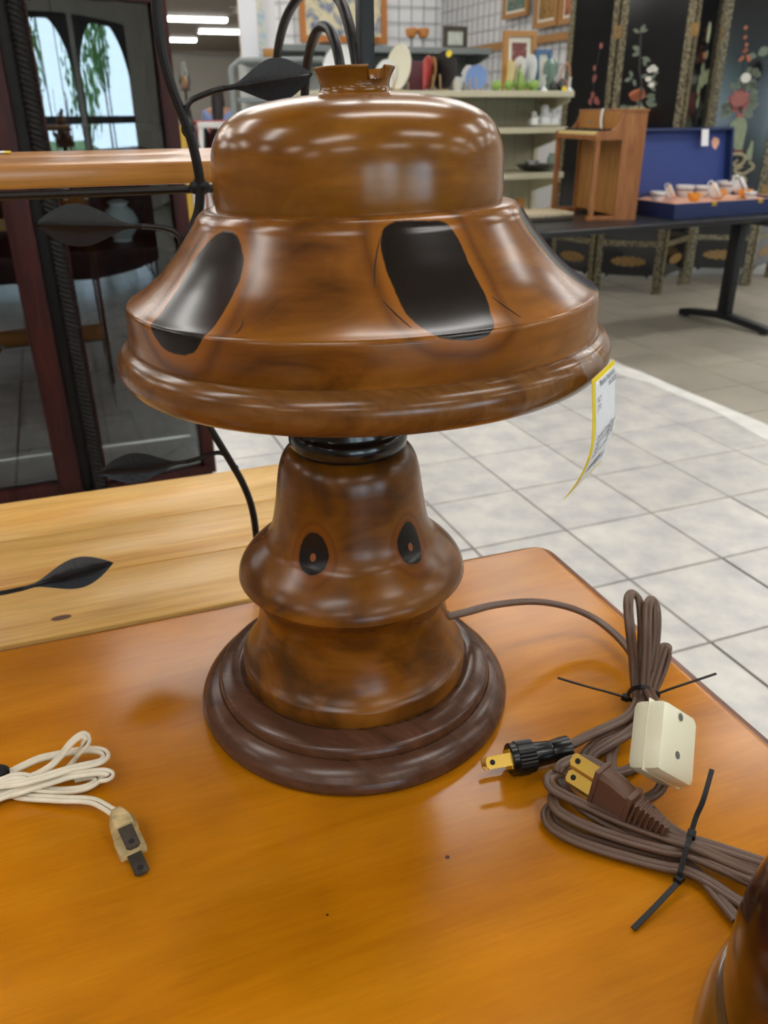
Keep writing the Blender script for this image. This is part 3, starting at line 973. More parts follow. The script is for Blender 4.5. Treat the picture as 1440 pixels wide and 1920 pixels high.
# --- the lamp's own cord
c1 = cord([(800, 1168, 46), (838, 1157, 44), (870, 1149, 40), (930, 1134, 32), (1000, 1128, 25), (1060, 1137, 18), (1110, 1157, 13), (1150, 1186, 10), (1181, 1220, 9), (1200, 1258, 10), (1213, 1290, 14), (1226, 1313, 20), (1240, 1335, 24)], 'power_cord', 'brown_cord', lamp)
loops = [
    # three raised loops above the tie
    [(1196, 1318, 8), (1192, 1290, 11), (1188, 1240, 24), (1182, 1185, 42), (1178, 1140, 52), (1180, 1118, 55), (1189, 1112, 55), (1199, 1128, 51), (1204, 1165, 42), (1203, 1215, 28), (1203, 1262, 16), (1206, 1296, 9), (1204, 1325, 6)],
    [(1207, 1320, 10), (1208, 1290, 13), (1211, 1240, 26), (1213, 1180, 42), (1214, 1140, 50), (1221, 1124, 52), (1229, 1130, 50), (1231, 1165, 42), (1228, 1210, 30), (1221, 1260, 17), (1213, 1294, 9), (1205, 1330, 5)],
    [(1216, 1316, 8), (1220, 1292, 11), (1231, 1258, 18), (1240, 1228, 25), (1246, 1213, 28), (1255, 1216, 27), (1250, 1234, 22), (1240, 1262, 15), (1226, 1292, 8), (1210, 1325, 4)],
    # strands below the tie, running to the plug and round the switch
    [(1202, 1296, 10), (1192, 1325, 10), (1170, 1348, 9), (1132, 1366, 8), (1098, 1382, 8), (1068, 1398, 9), (1052, 1404, 9)],
    [(1206, 1296, 7), (1204, 1328, 7), (1188, 1352, 6), (1155, 1374, 5), (1125, 1388, 4), (1108, 1402, 4), (1098, 1417, 3), (1108, 1432, 3), (1140, 1448, 3), (1172, 1446, 3), (1192, 1436, 3), (1206, 1426, 3)],
    [(1210, 1296, 11), (1212, 1328, 12), (1202, 1352, 11), (1176, 1376, 8), (1140, 1398, 6), (1112, 1416, 4), (1100, 1440, 3), (1124, 1470, 3), (1168, 1494, 3), (1206, 1498, 4), (1234, 1484, 8), (1245, 1462, 12), (1244, 1448, 15)],
    [(1204, 1300, 4), (1196, 1330, 4), (1176, 1362, 3), (1152, 1396, 3), (1146, 1432, 3), (1160, 1464, 3), (1186, 1484, 3)],
]
for lp in loops:
    cord(lp, 'cord_loop', 'brown_cord', c1)
# in-line switch, tilted against the bundle
n_ = V((.63, -.577, .525)).normalized()
a_ = (CR * .0211 - CU * .0136 + CF * .0139).normalized()
SWR = frame3(a_, n_)
fc = tp(1276, 1394, .033)
sw = MB().box(fc - n_ * .00925, (.0300, .0345, .0185), SWR, .0042).build('inline_switch', 'ivory', c1)
MB().box(fc - n_ * .0088, (.0303, .0348, .0006), SWR, .0002).build('seam', 'ivory', c1)
for px, py in ((1276, 1345), (1270, 1416)):
    q = at_pl(px, py, fc + n_ * .0001, n_)
    b = MB()
    b.tube([q - n_ * .001, q + n_ * .0002], .0019, 14)
    b.build('screw', 'screw_steel', c1)
    b = MB().tube([q - n_ * .001, q + n_ * .0001], .0027, 16).build('screw_well', 'ivory', c1)
def blades(parent, root, x, w, s, L, wid, sep, mt, shift=(0, 0)):
    """two prongs with a hole each, x outwards, w across the blade, s from one to the other"""
    for k, sg in enumerate((-1, 1)):
        o = root + s * (sg * sep / 2) + x * shift[k]
        hole = [(L * .78 + .0014 * math.cos(a), .0014 * math.sin(a)) for a in [2 * PI * i / 10 for i in range(10)]]
        out = [(0, -wid / 2), (L * .92, -wid / 2), (L, -wid / 2 + .0014), (L, wid / 2 - .0014), (L * .92, wid / 2), (0, wid / 2)]
        b = MB()
        th = .0007
        b.prism(out, o - s * th, x, w, s, th * 2)
        pr = b.build('prong', mt, parent, smooth=False)
        MB().prism(hole, o - s * (th + .00005), x, w, s, th * 2 + .0001).build('prong_hole', 'hole_dark', parent, smooth=False)
# black two-part plug at the end of the lamp cord
t1, t2 = tp(1066, 1404, .0085), tp(954, 1424, .0085)
x = (t2 - t1).normalized()
L = (t2 - t1).length
pl = MB()
R0 = frame3(x, V((0, 0, 1)))
def ringp(b, c, x, segs, n=28, ridges=None, R=None):
    R = R or frame3(x, V((0, 0, 1)))
    for i, (d, r, rd) in enumerate(segs):
        for j in range(n):
            a = 2 * PI * j / n
            q = r * (1 + (rd if j % 2 else 0))
            b.v.append(c + x * d + R @ V((0, q * math.cos(a), q * math.sin(a))))
    o = len(b.v) - n * len(segs)
    for i in range(len(segs) - 1):
        for j in range(n):
            p, q = o + i * n + j, o + i * n + (j + 1) % n
            b.f.append((p, q, q + n, p + n))
    b.f.append(tuple(o + j for j in range(n))[::-1])
    b.f.append(tuple(o + n * (len(segs) - 1) + j for j in range(n)))
ringp(pl, t1, x, [(-.0008, .0052, 0), (0, .0066, 0), (.004, .0066, 0), (.0085, .0058, 0), (.0095, .0054, 0), (.0105, .0058, 0), (.019, .0064, 0), (.0205, .0064, 0)], 32)
pl.build('plug_body', 'black_plastic', c1)
pl = MB()
ringp(pl, t1, x, [(.0195, .0070, 0), (.0198, .0078, .05), (.0285, .0080, .05), (.0288, .0078, 0), (L - .0005, .0078, 0), (L, .0072, 0)], 56)
pl.build('plug_collar', 'black_plastic', c1)
vw = (CAM - t2).normalized()
wv = x.cross(vw).normalized()
sv = wv.cross(x).normalized()
MB().prism([(-.0052, -.0048), (.0052, -.0048), (.0052, .0048), (-.0052, .0048)], t2 + x * .0001, sv, wv, x, .0006).build('plug_face', 'yellow_card_face', c1, smooth=False)
blades(c1, t2 - x * .002, x, wv, sv, .0150, .0062, .0100, 'brass', (0, .0006))
# --- zip ties
def tie(name, label, ringpts, tails, heads, tw_=.0011):
    t = thing(name, label, 'zip tie', tp(*ringpts[0][:2], 0))
    P = cr_spline([tp(a, b, h / 1000) for a, b, h in ringpts], 6, closed=True)
    P.append(P[0])
    sec = [(-.0011, -.00045), (.0011, -.00045), (.0011, .00045), (-.0011, .00045)]
    cen = sum((p for p in P), V()) / len(P)
    b = MB()
    nrm = (P[len(P) // 3] - P[0]).cross(P[2 * len(P) // 3] - P[0]).normalized()
    o = 0
    for i, p in enumerate(P):
        tt = (P[min(i + 1, len(P) - 1)] - P[max(i - 1, 0)]).normalized()
        rad = tt.cross(nrm).normalized()
        for a, c in sec:
            b.v.append(p + nrm * a + rad * c)
    for i in range(len(P) - 1):
        for j in range(4):
            p, q = i * 4 + j, i * 4 + (j + 1) % 4
            b.f.append((p, q, q + 4, p + 4))
    b.build('strap', 'tie_plastic', t, smooth=False)
    for tl_ in tails:
        P = cr_spline([tp(a, b_, h / 1000) for a, b_, h in tl_], 6)
        MB().sweep(P, [(-tw_, -.00035), (tw_, -.00035), (tw_, .00035), (-tw_, .00035)]).build('tail', 'tie_plastic', t, smooth=False)
    for a, c, h, d in heads:
        p = tp(a, c, h / 1000)
        dr = (tp(d[0], d[1], h / 1000) - p)
        MB().box(p, (.0042, .0036, .0032), frame3(dr, V((0, 0, 1))), .0005).build('head', 'tie_plastic', t, smooth=False)
    return t
tie('zip_tie', 'thin black zip tie with two tails round the lamp cord bundle beside the ivory switch', [(1176, 1308, 4), (1184, 1293, 12), (1203, 1288, 17), (1221, 1293, 14), (1228, 1304, 8), (1215, 1312, 2), (1193, 1314, 2)],
    [[(1173, 1308, 6), (1145, 1299, 9), (1100, 1287, 14), (1046, 1271, 20)], [(1229, 1302, 9), (1265, 1289, 13), (1304, 1276, 17), (1343, 1263, 20)]],
    [(1173, 1308, 6, (1150, 1300)), (1229, 1303, 8, (1250, 1296))], .0006)
# --- the second bundle, belonging to the lamp at the lower right corner
L2 = thing('table_lamp', 'dark turned wooden lamp cut off by the lower right corner of the picture', 'lamp', (0.170, 0.150, TZ))
def Z1(x, y, h):                                   # a point read from an enlarged view of the bundle
    return (980 + x / 3.1304, 1380 + y / 3.1304, h)
c2 = cord([Z1(*p) for p in [(205, 215, 14), (225, 175, 15), (290, 140, 15), (380, 140, 15), (470, 185, 14), (560, 245, 13), (660, 350, 12), (760, 440, 11), (850, 530, 10), (960, 595, 9), (1120, 660, 9), (1290, 720, 9), (1420, 770, 9)]], 'power_cord', 'brown_cord', L2)
b2 = [
    [(420, 180, 9), (520, 250, 9), (640, 370, 9), (760, 470, 9), (880, 560, 9), (980, 605, 10), (1130, 650, 10), (1300, 705, 10), (1430, 750, 10)],
    [(560, 300, 5), (450, 250, 6), (330, 225, 9), (230, 216, 12), (170, 232, 13), (152, 268, 13), (180, 310, 12), (270, 360, 11), (400, 420, 10), (560, 490, 10), (720, 550, 10), (860, 600, 10), (960, 632, 11), (1100, 690, 10), (1260, 760, 9), (1420, 830, 8)],
    [(240, 300, 4), (200, 330, 6), (180, 370, 8), (200, 430, 8), (290, 490, 7), (420, 545, 7), (580, 600, 7), (740, 645, 7), (860, 675, 8), (960, 690, 8), (1100, 745, 8), (1260, 820, 7), (1420, 900, 6)],
    [(205, 400, 3), (165, 420, 3), (140, 460, 3), (160, 520, 3), (240, 580, 3), (380, 640, 3), (540, 690, 3), (700, 735, 3), (850, 770, 4), (960, 790, 4), (1100, 860, 4), (1220, 940, 4), (1400, 1060, 4)],
    [(220, 250, 5), (260, 330, 6), (350, 420, 6), (480, 500, 6), (640, 580, 6), (800, 640, 6), (940, 660, 7), (1060, 710, 8), (1240, 790, 8), (1420, 870, 8)],
    [(160, 470, 2), (200, 520, 2), (320, 585, 2), (480, 640, 2), (650, 690, 2), (820, 730, 2), (950, 750, 3), (1050, 830, 3), (1160, 960, 3), (1260, 1080, 3)],
    [(620, 440, 3), (720, 520, 3), (840, 590, 4), (950, 650, 5), (1080, 690, 5), (1230, 740, 5), (1420, 800, 5)],
]
for q in b2:
    cord([Z1(*p) for p in q], 'cord_loop', 'brown_cord', c2)
# moulded brown plug lying on the bundle
def Zt(x, y, h):
    q = Z1(x, y, h)
    return tp(q[0], q[1], q[2] / 1000)
p0, p1, p2 = Zt(430, 280, 17), Zt(620, 400, 16), Zt(850, 555, 13)
x = (p0 - p1).normalized()
vw = (CAM - p0).normalized()
wv = x.cross(vw).normalized()
sv = wv.cross(x).normalized()
sv2 = (sv * .62 + wv * .78).normalized()
wv2 = x.cross(sv2).normalized()
Rp = Matrix((x, sv2, wv2)).transposed()
b = MB()
LB = (p0 - p1).length
for d0, d1, sy, sz in ((0, .0024, .0215, .0125),):
    b.box(p0 - x * (d1 / 2), (d1, sy, sz), Rp, .0008)
n4 = []
for d, sy, sz in ((.002, .0190, .0108), (.008, .0182, .0106), (.013, .0150, .0100), (.0172, .0122, .0094)):
    n4.append([p0 - x * d + sv2 * (sy / 2 * i) + wv2 * (sz / 2 * j) for i, j in ((-1, -.6), (-.8, -1), (.8, -1), (1, -.6), (1, .6), (.8, 1), (-.8, 1), (-1, .6))])
lf = loft(n4)
b.add(lf.v, lf.f)
b.box(p0 - x * .0184, (.0028, .0150, .0120), Rp, .0008)
b.build('plug_body', 'brown_plastic', c2, angle=40)
x3 = (p2 - (p0 - x * .0195))
L3 = x3.length
x3.normalize()
Rq = frame3(x3, sv2)
b = MB()
for i in range(7):
    d = L3 * (i + .5) / 7
    k = 1 - .5 * i / 7
    b.box(p0 - x * .0195 + x3 * d, (L3 / 7 * .55, .0108 * k, .0108 * k), Rq, .0008)
    b.box(p0 - x * .0195 + x3 * d, (L3 / 7 * 1.02, .0062 * k, .0094 * k), Rq, 0)
b.build('strain_relief', 'brown_plastic', c2, smooth=False)
blades(c2, p0 - x * .001, x, wv2 if abs(wv2.dot(vw)) < .7 else wv, sv2, .0158, .0063, .0098, 'brass')
def zt(x, y, h):
    q = Z1(x, y, h)
    return (q[0], q[1], q[2])
tie('zip_tie', 'thick black zip tie with long tails round the cord bundle near the corner lamp', [zt(985, 580, 12), zt(968, 640, 15), zt(945, 720, 12), zt(925, 800, 9), zt(920, 850, 4), zt(940, 800, 0.6), zt(985, 660, 0.6)],
    [[zt(990, 565, 12), zt(1020, 470, 17), (1319, 1499, 23), (1335, 1443, 28)], [zt(925, 845, 6), zt(870, 905, 5), zt(760, 1020, 3), zt(648, 1132, 1.2)]],
    [zt(990, 580, 13) + ((1310, 1510),), zt(918, 838, 6) + ((1250, 1670),)])

# --- white cord at the left edge
wc = thing('white_power_cord', 'grimy white twin cord with a yellowed two-prong plug at the left edge', 'cord', tp(100, 1490, 0))
def Z2(x, y, h):
    return (x / 4.5, 1340 + y / 4.5, h)
wl = [
    [(-200, 560, 3), (-60, 560, 4), (60, 500, 5), (200, 430, 6), (330, 372, 7), (480, 338, 7), (620, 310, 8), (760, 296, 9), (860, 310, 9), (892, 350, 9), (850, 395, 10), (740, 425, 10), (600, 455, 10), (450, 500, 10), (300, 545, 9), (150, 580, 8), (0, 595, 7), (-200, 620, 6)],
    [(-200, 640, 3), (0, 610, 3), (150, 560, 4), (300, 510, 6), (420, 440, 9), (510, 350, 14), (580, 260, 19), (650, 195, 22), (705, 170, 23), (735, 200, 21), (715, 255, 18), (670, 320, 12), (625, 390, 6), (590, 440, 4), (500, 520, 2)],
    [(-200, 700, 3), (0, 690, 4), (150, 655, 5), (300, 605, 6), (450, 560, 7), (600, 515, 8), (760, 490, 9), (870, 482, 9), (930, 500, 8), (905, 530, 7), (850, 545, 6)],
    [(-200, 760, 3), (0, 700, 5), (120, 650, 5), (260, 620, 4), (420, 640, 3), (560, 640, 3), (690, 625, 3), (780, 590, 4), (825, 550, 5), (815, 530, 5), (760, 520, 4), (640, 540, 3)],
    [(-200, 660, 2), (0, 640, 2), (180, 690, 2), (360, 705, 3), (540, 715, 4), (700, 718, 4), (800, 735, 5), (880, 775, 6), (960, 825, 7), (1000, 850, 7)],
    [(-200, 600, 8), (0, 560, 8), (100, 525, 9), (190, 520, 9), (250, 545, 8), (180, 600, 6), (60, 640, 4), (-100, 690, 3)],
]
random.seed(11)
for q in wl:
    P = [Z2(*p) for p in q]
    cd_ = cord(P, 'cord_strand', 'white_cord', wc, WSEC)
    S = cr_spline([tp(*p[:2], p[2] / 1000 + .00062) for p in P], 5)
    MB().tube(S, .00042, 5).build('grime_line', 'cord_grime', cd_)
pw = [Z2(990, 835, 7), Z2(1110, 1100, 6)]
r0, f0 = tp(pw[0][0], pw[0][1], .007), tp(pw[1][0], pw[1][1], .006)
x = (f0 - r0).normalized()
vw = (CAM - f0).normalized()
wv = x.cross(V((0, 0, 1))).normalized()
sv = wv.cross(x).normalized()
if sv.z < 0: sv = -sv
n4 = []
LP = (f0 - r0).length
for d, sy, sz in ((-.001, .0052, .006), (.002, .0080, .0075), (LP * .35, .0112, .0100), (LP * .62, .0118, .0112)):
    n4.append([r0 + x * d + wv * (sy / 2 * i) + sv * (sz / 2 * j) for i, j in ((-1, -.5), (-.7, -1), (.7, -1), (1, -.5), (1, .5), (.7, 1), (-.7, 1), (-1, .5))])
lf = loft(n4)
lf.box(r0 + x * (LP * .86) - sv * .0035, (LP * .5, .0122, .0052), Matrix((x, wv, sv)).transposed(), .0009)
lf.build('plug_body', 'dirty_plug', wc, angle=40)
blades(wc, r0 + x * (LP * .60), x, wv, sv, .0150, .0063, .0076, 'old_metal', (.0075, -.0015))
MB().ball(tp(-2, 1447, .008), .0042, 10, (1.3, 1, .8)).build('twist_tie', 'tie_plastic', wc)

# --- second lamp: only its dome and flaring skirt come into the picture
wood('lamp_dark', [(0.25, C(30, 13, 10)), (0.45, C(52, 22, 13)), (0.6, C(76, 34, 16)), (0.75, C(98, 48, 20))], (14, 14, 24), 0, 1.5, 0.15, 0.0, (60, 60, 300), 1.0, 0.1, 1.6, cloud=0.3, cscale=22,
     knot=dict(K5, na=0.2, ns=60, reach=0.62, halo=[(0, C(150, 70, 18)), (0.42, C(160, 78, 20)), (0.52, C(120, 56, 18)), (1, C(80, 40, 18))]))
wood('lamp_olive', [(0.25, C(70, 46, 20)), (0.5, C(96, 66, 30)), (0.75, C(110, 80, 42))], (14, 14, 24), 0, 1.5, 0.25, 0.6, (60, 60, 300), 1.0, 0.1, 1.0)
mw2 = Matrix.Translation((0.170, 0.150, TZ))
D2 = prof([(0, 33), (61, 33)], [(61, 33), (62.4, 40), (62.6, 52), (62.2, 62), (60.4, 73), (56, 84), (47, 94), (32, 101), (16, 103.6), (0, 104)])
S2 = prof([(0, 0), (66, 0)], [(66, 0), (67.4, 5), (67.2, 14), (65.8, 24), (63.4, 31.5)], [(63.4, 31.5), (61, 33)], [(61, 33), (0, 33)])
lathe_obj('plinth', S2, 'lamp_olive', L2, mw2, 96)
lathe_obj('body', D2, 'lamp_dark', L2, mw2, 192, knots=[(-48, 62, 26, 22, 2), (24, 62, 22, 20, 2), (96, 62, 22, 20, 2), (180, 62, 22, 20, 2)])

# --- price tag taped to the lamp's rim
mat('tag_yellow', C(240, 212, 30), 0.6)
mat('tag_white', C(236, 238, 242), 0.6)
mat('tag_ink', C(70, 74, 86), 0.7)
mat('tape', C(235, 232, 226), 0.12, alpha=0.14, spec=0.8)
ta = D2R(90 - 34)                                  # seen from above, measured from the front of the shade
Rr = 0.1136
on_rim = V((math.sin(ta), -math.cos(ta), 0))
tq = ta + D2R(5)                                  # the card is turned a little to the front
out_d = V((math.sin(tq), -math.cos(tq), 0))
tan_d = V((math.cos(tq), math.sin(tq), 0))
rimc = lamp_ms @ V((0, 0, 0))
TP0 = lamp_ms @ (on_rim * Rr) + out_d * .0028 + V((0, 0, .0028))
tg = thing('price_tag', 'white price tag with yellow edges hanging from the rim of the lamp shade', 'price tag', TP0)
TGW, TGL = .033, .0475
def tagpt(a, l, d=0.0):
    """a across (-.5...5), l down (0..1): hangs, then curls in and twists at its lower left end"""
    curl = max(0.0, l - .45) / .55
    base = TP0 + tan_d * (a * TGW * (1 - .12 * curl)) + V((0, 0, -TGL * l))
    base += out_d * (.003 * math.sin(l * 2.2) - .0065 * curl ** 2 * (0.75 - a)) + V((0, 0, -.007 * curl * (-a) ))
    base += -tan_d * (.004 * curl ** 1.6)
    return base + out_d * d
def tagsheet(a0, a1, l0, l1, d, na=6, nl=18, th=.0003):
    b = MB()
    for lay in (0, 1):
        for i in range(nl + 1):
            for j in range(na + 1):
                b.v.append(tagpt(a0 + (a1 - a0) * j / na, l0 + (l1 - l0) * i / nl, d + lay * th))
    k = (na + 1) * (nl + 1)
    for lay in (0, 1):
        for i in range(nl):
            for j in range(na):
                p = lay * k + i * (na + 1) + j
                b.f.append((p, p + 1, p + na + 2, p + na + 1))
    rim = list(range(na + 1)) + [i * (na + 1) + na for i in range(1, nl + 1)] + [nl * (na + 1) + j for j in range(na - 1, -1, -1)] + [i * (na + 1) for i in range(nl - 1, 0, -1)]
    for i in range(len(rim)):
        p, q = rim[i], rim[(i + 1) % len(rim)]
        b.f.append((p, q, q + k, p + k))
    return b
card = tagsheet(-.5, .5, 0, 1, 0).build('card', 'tag_yellow', tg)
lab_ = tagsheet(-.40, .47, .045, .955, .00035).build('label', 'tag_white', tg)
def text_on_tag(s, a0, l0, size, squeeze=1.0):
    cu = bpy.data.curves.new('lettering', 'FONT')
    cu.body = s
    cu.size = size
    cu.resolution_u = 2
    to = bpy.data.objects.new('lettering', cu)
    COL.objects.link(to)
    dg = bpy.context.evaluated_depsgraph_get()
    me = bpy.data.meshes.new_from_object(to.evaluated_get(dg))
    bpy.data.objects.remove(to)
    for v in me.vertices:
        v.co = tagpt(a0 + v.co.x * squeeze / TGW, l0 - v.co.y / TGL, .0008)
    me.materials.clear()
    me.materials.append(MATS['tag_ink'])
    obj('lettering', me, tg)
for s, a, l, z in (('Patina Interiors', -.24, .105, .0037), ('8/5/2023', .16, .165, .0030), ('-SCT', -.36, .225, .0030), ('JTO', -.34, .29, .0030), ('Country Carved Wood', -.34, .55, .0030), ('Mushroom Lamp', -.34, .60, .0028), ('$75.00', .18, .60, .0034), ('08/25', -.34, .655, .0030), ('$57.00', .18, .655, .0034), ('NANCY & JOHN', -.34, .705, .0028), ('$57.00', .02, .875, .0040)):
    text_on_tag(s, a, l, z)
bc = MB()
random.seed(5)
a = -.30
while a < .18:
    w = random.choice((.008, .012, .02))
    q = [tagpt(a, .775, .0008), tagpt(a + w, .775, .0008), tagpt(a + w, .835, .0008), tagpt(a, .835, .0008)]
    bc.add(q, [(0, 1, 2, 3)])
    a += w + random.choice((.008, .014))
bc.build('barcode', 'tag_ink', tg, smooth=False)
tb = MB()
n = 8
def rimp(ang, th, e):
    """a point on the rim's rounded face"""
    R = .1046 + (.0086 + e) * math.cos(th)
    return lamp_ms @ V((R * math.sin(ang), -R * math.cos(ang), .0004 + (.0086 + e) * math.sin(th)))
random.seed(2)
for i in range(n + 1):
    for j in range(n + 1):
        aa = ta + D2R(-5 + 10 * i / n) * 1.0 - D2R(1.2) * j / n
        tb.v.append(rimp(aa, D2R(-5 + 95 * j / n), .0005 + random.uniform(0, .0006)))
for i in range(n):
    for j in range(n):
        p = i * (n + 1) + j
        tb.f.append((p, p + 1, p + n + 2, p + n + 1))
tb.build('sticky_tape', 'tape', tg)
# small tag lying on the rack's upper shelf at the left edge
q0 = at_z(0, 286, zs + .0006)
s2 = thing('price_tag', 'small white tag with a yellow end on the rack shelf at the left edge', 'price tag', q0)
MB().box(q0 - TU * .008 + V((0, 0, .0003)), (.024, .03, .0006), axes(TA)).build('label', 'tag_white', s2, smooth=False)
MB().box(at_z(14, 286, zs + .0008) + V((0, 0, .0003)), (.004, .03, .0007), axes(TA)).build('yellow_end', 'tag_yellow', s2, smooth=False)

# ================================================================== THE DARK CHINA CABINET
wood('mahogany', [(0.25, C(34, 13, 12)), (0.5, C(54, 20, 17)), (0.75, C(74, 30, 22))], (30, 30, 3), 0, 1.5, 0.4, 0.0, (200, 200, 20), 1.0, 0.2, 0.8, crough=0.15, spec=0.22)
mat('ebonised', C(18, 13, 12), 0.45, spec=0.25)
def glass_mat(name, tint, refl=1.0, ior=1.5):
    m = bpy.data.materials.new(name)
    m.use_nodes = True
    nt = m.node_tree
    for n in list(nt.nodes):
        nt.nodes.remove(n)
    out = nt.nodes.new('ShaderNodeOutputMaterial')
    tr = nt.nodes.new('ShaderNodeBsdfTransparent')
    tr.inputs[0].default_value = tint
    gl = nt.nodes.new('ShaderNodeBsdfGlossy')
    gl.inputs['Roughness'].default_value = 0.0
    fr = nt.nodes.new('ShaderNodeFresnel')
    fr.inputs['IOR'].default_value = ior
    mx = nt.nodes.new('ShaderNodeMixShader')
    nt.links.new(fr.outputs[0], mx.inputs[0])
    nt.links.new(tr.outputs[0], mx.inputs[1])
    nt.links.new(gl.outputs[0], mx.inputs[2])
    nt.links.new(mx.outputs[0], out.inputs[0])
    MATS[name] = m
glass_mat('cabinet_glass', (0.86, 0.92, 0.94, 1), ior=1.85)
glass_mat('clear_glass', (0.93, 0.96, 0.95, 1), ior=1.45)
mat('shelf_glass', C(150, 190, 185), 0.1, alpha=0.35)
C1 = at_Y(106, 450, 1.95)
C1.z = 0
CQ = 0.345
CN0, CN1, CRad = D2R(17.7), D2R(39.0), 0.80         # the bow: first and last facing, radius
CO = C1 - V((math.sin(CN0), -math.cos(CN0), 0)) * CRad
cab = thing('china_cabinet', 'dark mahogany china cabinet with a bowed glass panel and rope-turned corner column', 'cabinet', C1)
def cpt(phi, r, z):
    a = CN0 + (CN1 - CN0) * phi / (PI / 2)
    return CO + V((math.sin(a), -math.cos(a), 0)) * (CRad + r - CQ) + V((0, 0, z))
def bow(r0, r1, z0, z1, p0=0.0, p1=PI / 2, n=24):
    """a curved slab following the bowed side"""
    b = MB()
    for i in range(n + 1):
        ph = p0 + (p1 - p0) * i / n
        b.v += [cpt(ph, r0, z0), cpt(ph, r1, z0), cpt(ph, r1, z1), cpt(ph, r0, z1)]
    for i in range(n):
        for j in range(4):
            a, c = i * 4 + j, i * 4 + (j + 1) % 4
            b.f.append((a, c, c + 4, a + 4))
    b.f += [(3, 2, 1, 0), (n * 4, n * 4 + 1, n * 4 + 2, n * 4 + 3)]
    return b
GZ0, GZ1 = 0.20, 1.312
FWD = 0.62                                          # the flat front to the left of the column
def fpt(a, d, z):                                   # a to the left of the column, d behind the front
    return C1 - SU * a + SV * d + V((0, 0, z))
# plan outline of the carcase slabs
def slab(z0, z1, g=0.0):
    pl_ = [fpt(FWD + .06, CQ + .02, 0)] + [fpt(FWD + .06, -.03 - g, 0), fpt(.0, -.03 - g, 0)] + [cpt(PI / 2 * i / 14, CQ + .022 + g, 0) for i in range(1, 15)] + [cpt(PI / 2, CQ + .022 + g, 0) + SV * .33]
    n = len(pl_)
    b = MB()
    b.v = [p + V((0, 0, z0)) for p in pl_] + [p + V((0, 0, z1)) for p in pl_]
    b.f = [tuple(range(n))[::-1], tuple(range(n, 2 * n))] + [(i, (i + 1) % n, (i + 1) % n + n, i + n) for i in range(n)]
    return b
slab(.09, GZ0 - .01).build('base', 'mahogany', cab, smooth=False)
slab(GZ1 + .06, GZ1 + .085, .012).build('cornice', 'mahogany', cab, smooth=False)
slab(GZ1 + .085, GZ1 + .10, .025).build('top', 'mahogany', cab, smooth=False)
bow(CQ - .014, CQ + .018, GZ1, GZ1 + .06).build('bowed_top_rail', 'mahogany', cab)
bow(CQ - .014, CQ + .018, GZ0 - .01, GZ0 + .02).build('bowed_bottom_rail', 'mahogany', cab)
bow(CQ - .0015, CQ + .0015, GZ0 + .02, GZ1, D2R(6), PI / 2 - D2R(3)).build('bowed_glass', 'cabinet_glass', cab)
for z in (.50, .79, 1.06):
    b = MB()
    pl_ = [fpt(FWD, CQ - .02, z), fpt(FWD, .02, z), fpt(.02, .02, z)] + [cpt(PI / 2 * i / 12, CQ - .03, z) for i in range(1, 13)] + [cpt(PI / 2, CQ - .03, z) + SV * .28]
    n = len(pl_)
    b.v = pl_ + [p + V((0, 0, .012)) for p in pl_]
    b.f = [tuple(range(n))[::-1], tuple(range(n, 2 * n))] + [(i, (i + 1) % n, (i + 1) % n + n, i + n) for i in range(n)]
    b.build('shelf', 'mahogany', cab, smooth=False)
CH = (GZ0 + GZ1 + .06) / 2
Hh = GZ1 + .06 - GZ0 + .01
RB = axes(AX)
MB().box(fpt(.072, .006, CH), (.058, .03, Hh), RB, .003).build('front_stile', 'mahogany', cab)
MB().box(fpt(.02, .012, CH), (.05, .02, Hh), RB, .002).build('column_recess', 'ebonised', cab)
MB().box(cpt(PI / 2, CQ, CH) + SV * .005, (.034, .045, Hh), RB, .003).build('back_stile', 'mahogany', cab)
MB().box(cpt(D2R(5.5), CQ, CH), (.008, .016, Hh), RB, .001).build('glass_bead', 'mahogany', cab)
# rope-turned column
b = MB()
nz, na = 1000, 24
for i in range(nz + 1):
    z = GZ0 + (GZ1 - GZ0 + .03) * i / nz
    for j in range(na):
        a = 2 * PI * j / na
        r = .0172 + .0021 * math.sin(4 * a + z * 2 * PI / .0115)
        b.v.append(fpt(-.0, -.012, 0) + V((r * math.cos(a), r * math.sin(a), z)))
for i in range(nz):
    for j in range(na):
        p, q = i * na + j, i * na + (j + 1) % na
        b.f.append((p, q, q + na, p + na))
b.build('rope_column', 'ebonised', cab, angle=70)
for z in (GZ0 - .005, GZ1 + .03):
    MB().lathe([(.0, -.012), (.024, -.012), (.025, 0), (.021, .012), (.0, .012)], 20, fpt(0, -.012, z + .012)).build('column_cap', 'ebonised', cab)
# flat glazed door to the left
MB().box(fpt(.101 + .25, .006, GZ1 + .02), (.5, .03, .08), RB, .002).build('door_rail', 'mahogany', cab)
MB().box(fpt(.101 + .25, .006, GZ0 + .015), (.5, .03, .05), RB, .002).build('door_rail', 'mahogany', cab)
MB().box(fpt(.101 + .25, .010, (GZ0 + GZ1) / 2 + .01), (.5, .003, GZ1 - GZ0 - .05), RB).build('door_glass', 'cabinet_glass', cab, smooth=False)
MB().box(fpt(FWD + .02, .006, CH), (.058, .03, Hh), RB, .002).build('front_stile', 'mahogany', cab)
MB().box(cpt(PI / 2, CQ, CH) + SV * .17, (.014, .31, Hh), RB).build('side_panel', 'mahogany', cab, smooth=False)
MB().box(fpt((FWD - .25) / 2, CQ + .012, CH), (FWD + .35, .012, Hh), RB).build('back_panel', 'mahogany', cab, smooth=False)
MB().box(fpt(FWD + .05, CQ / 2, CH), (.012, CQ, Hh), RB).build('side_panel', 'mahogany', cab, smooth=False)
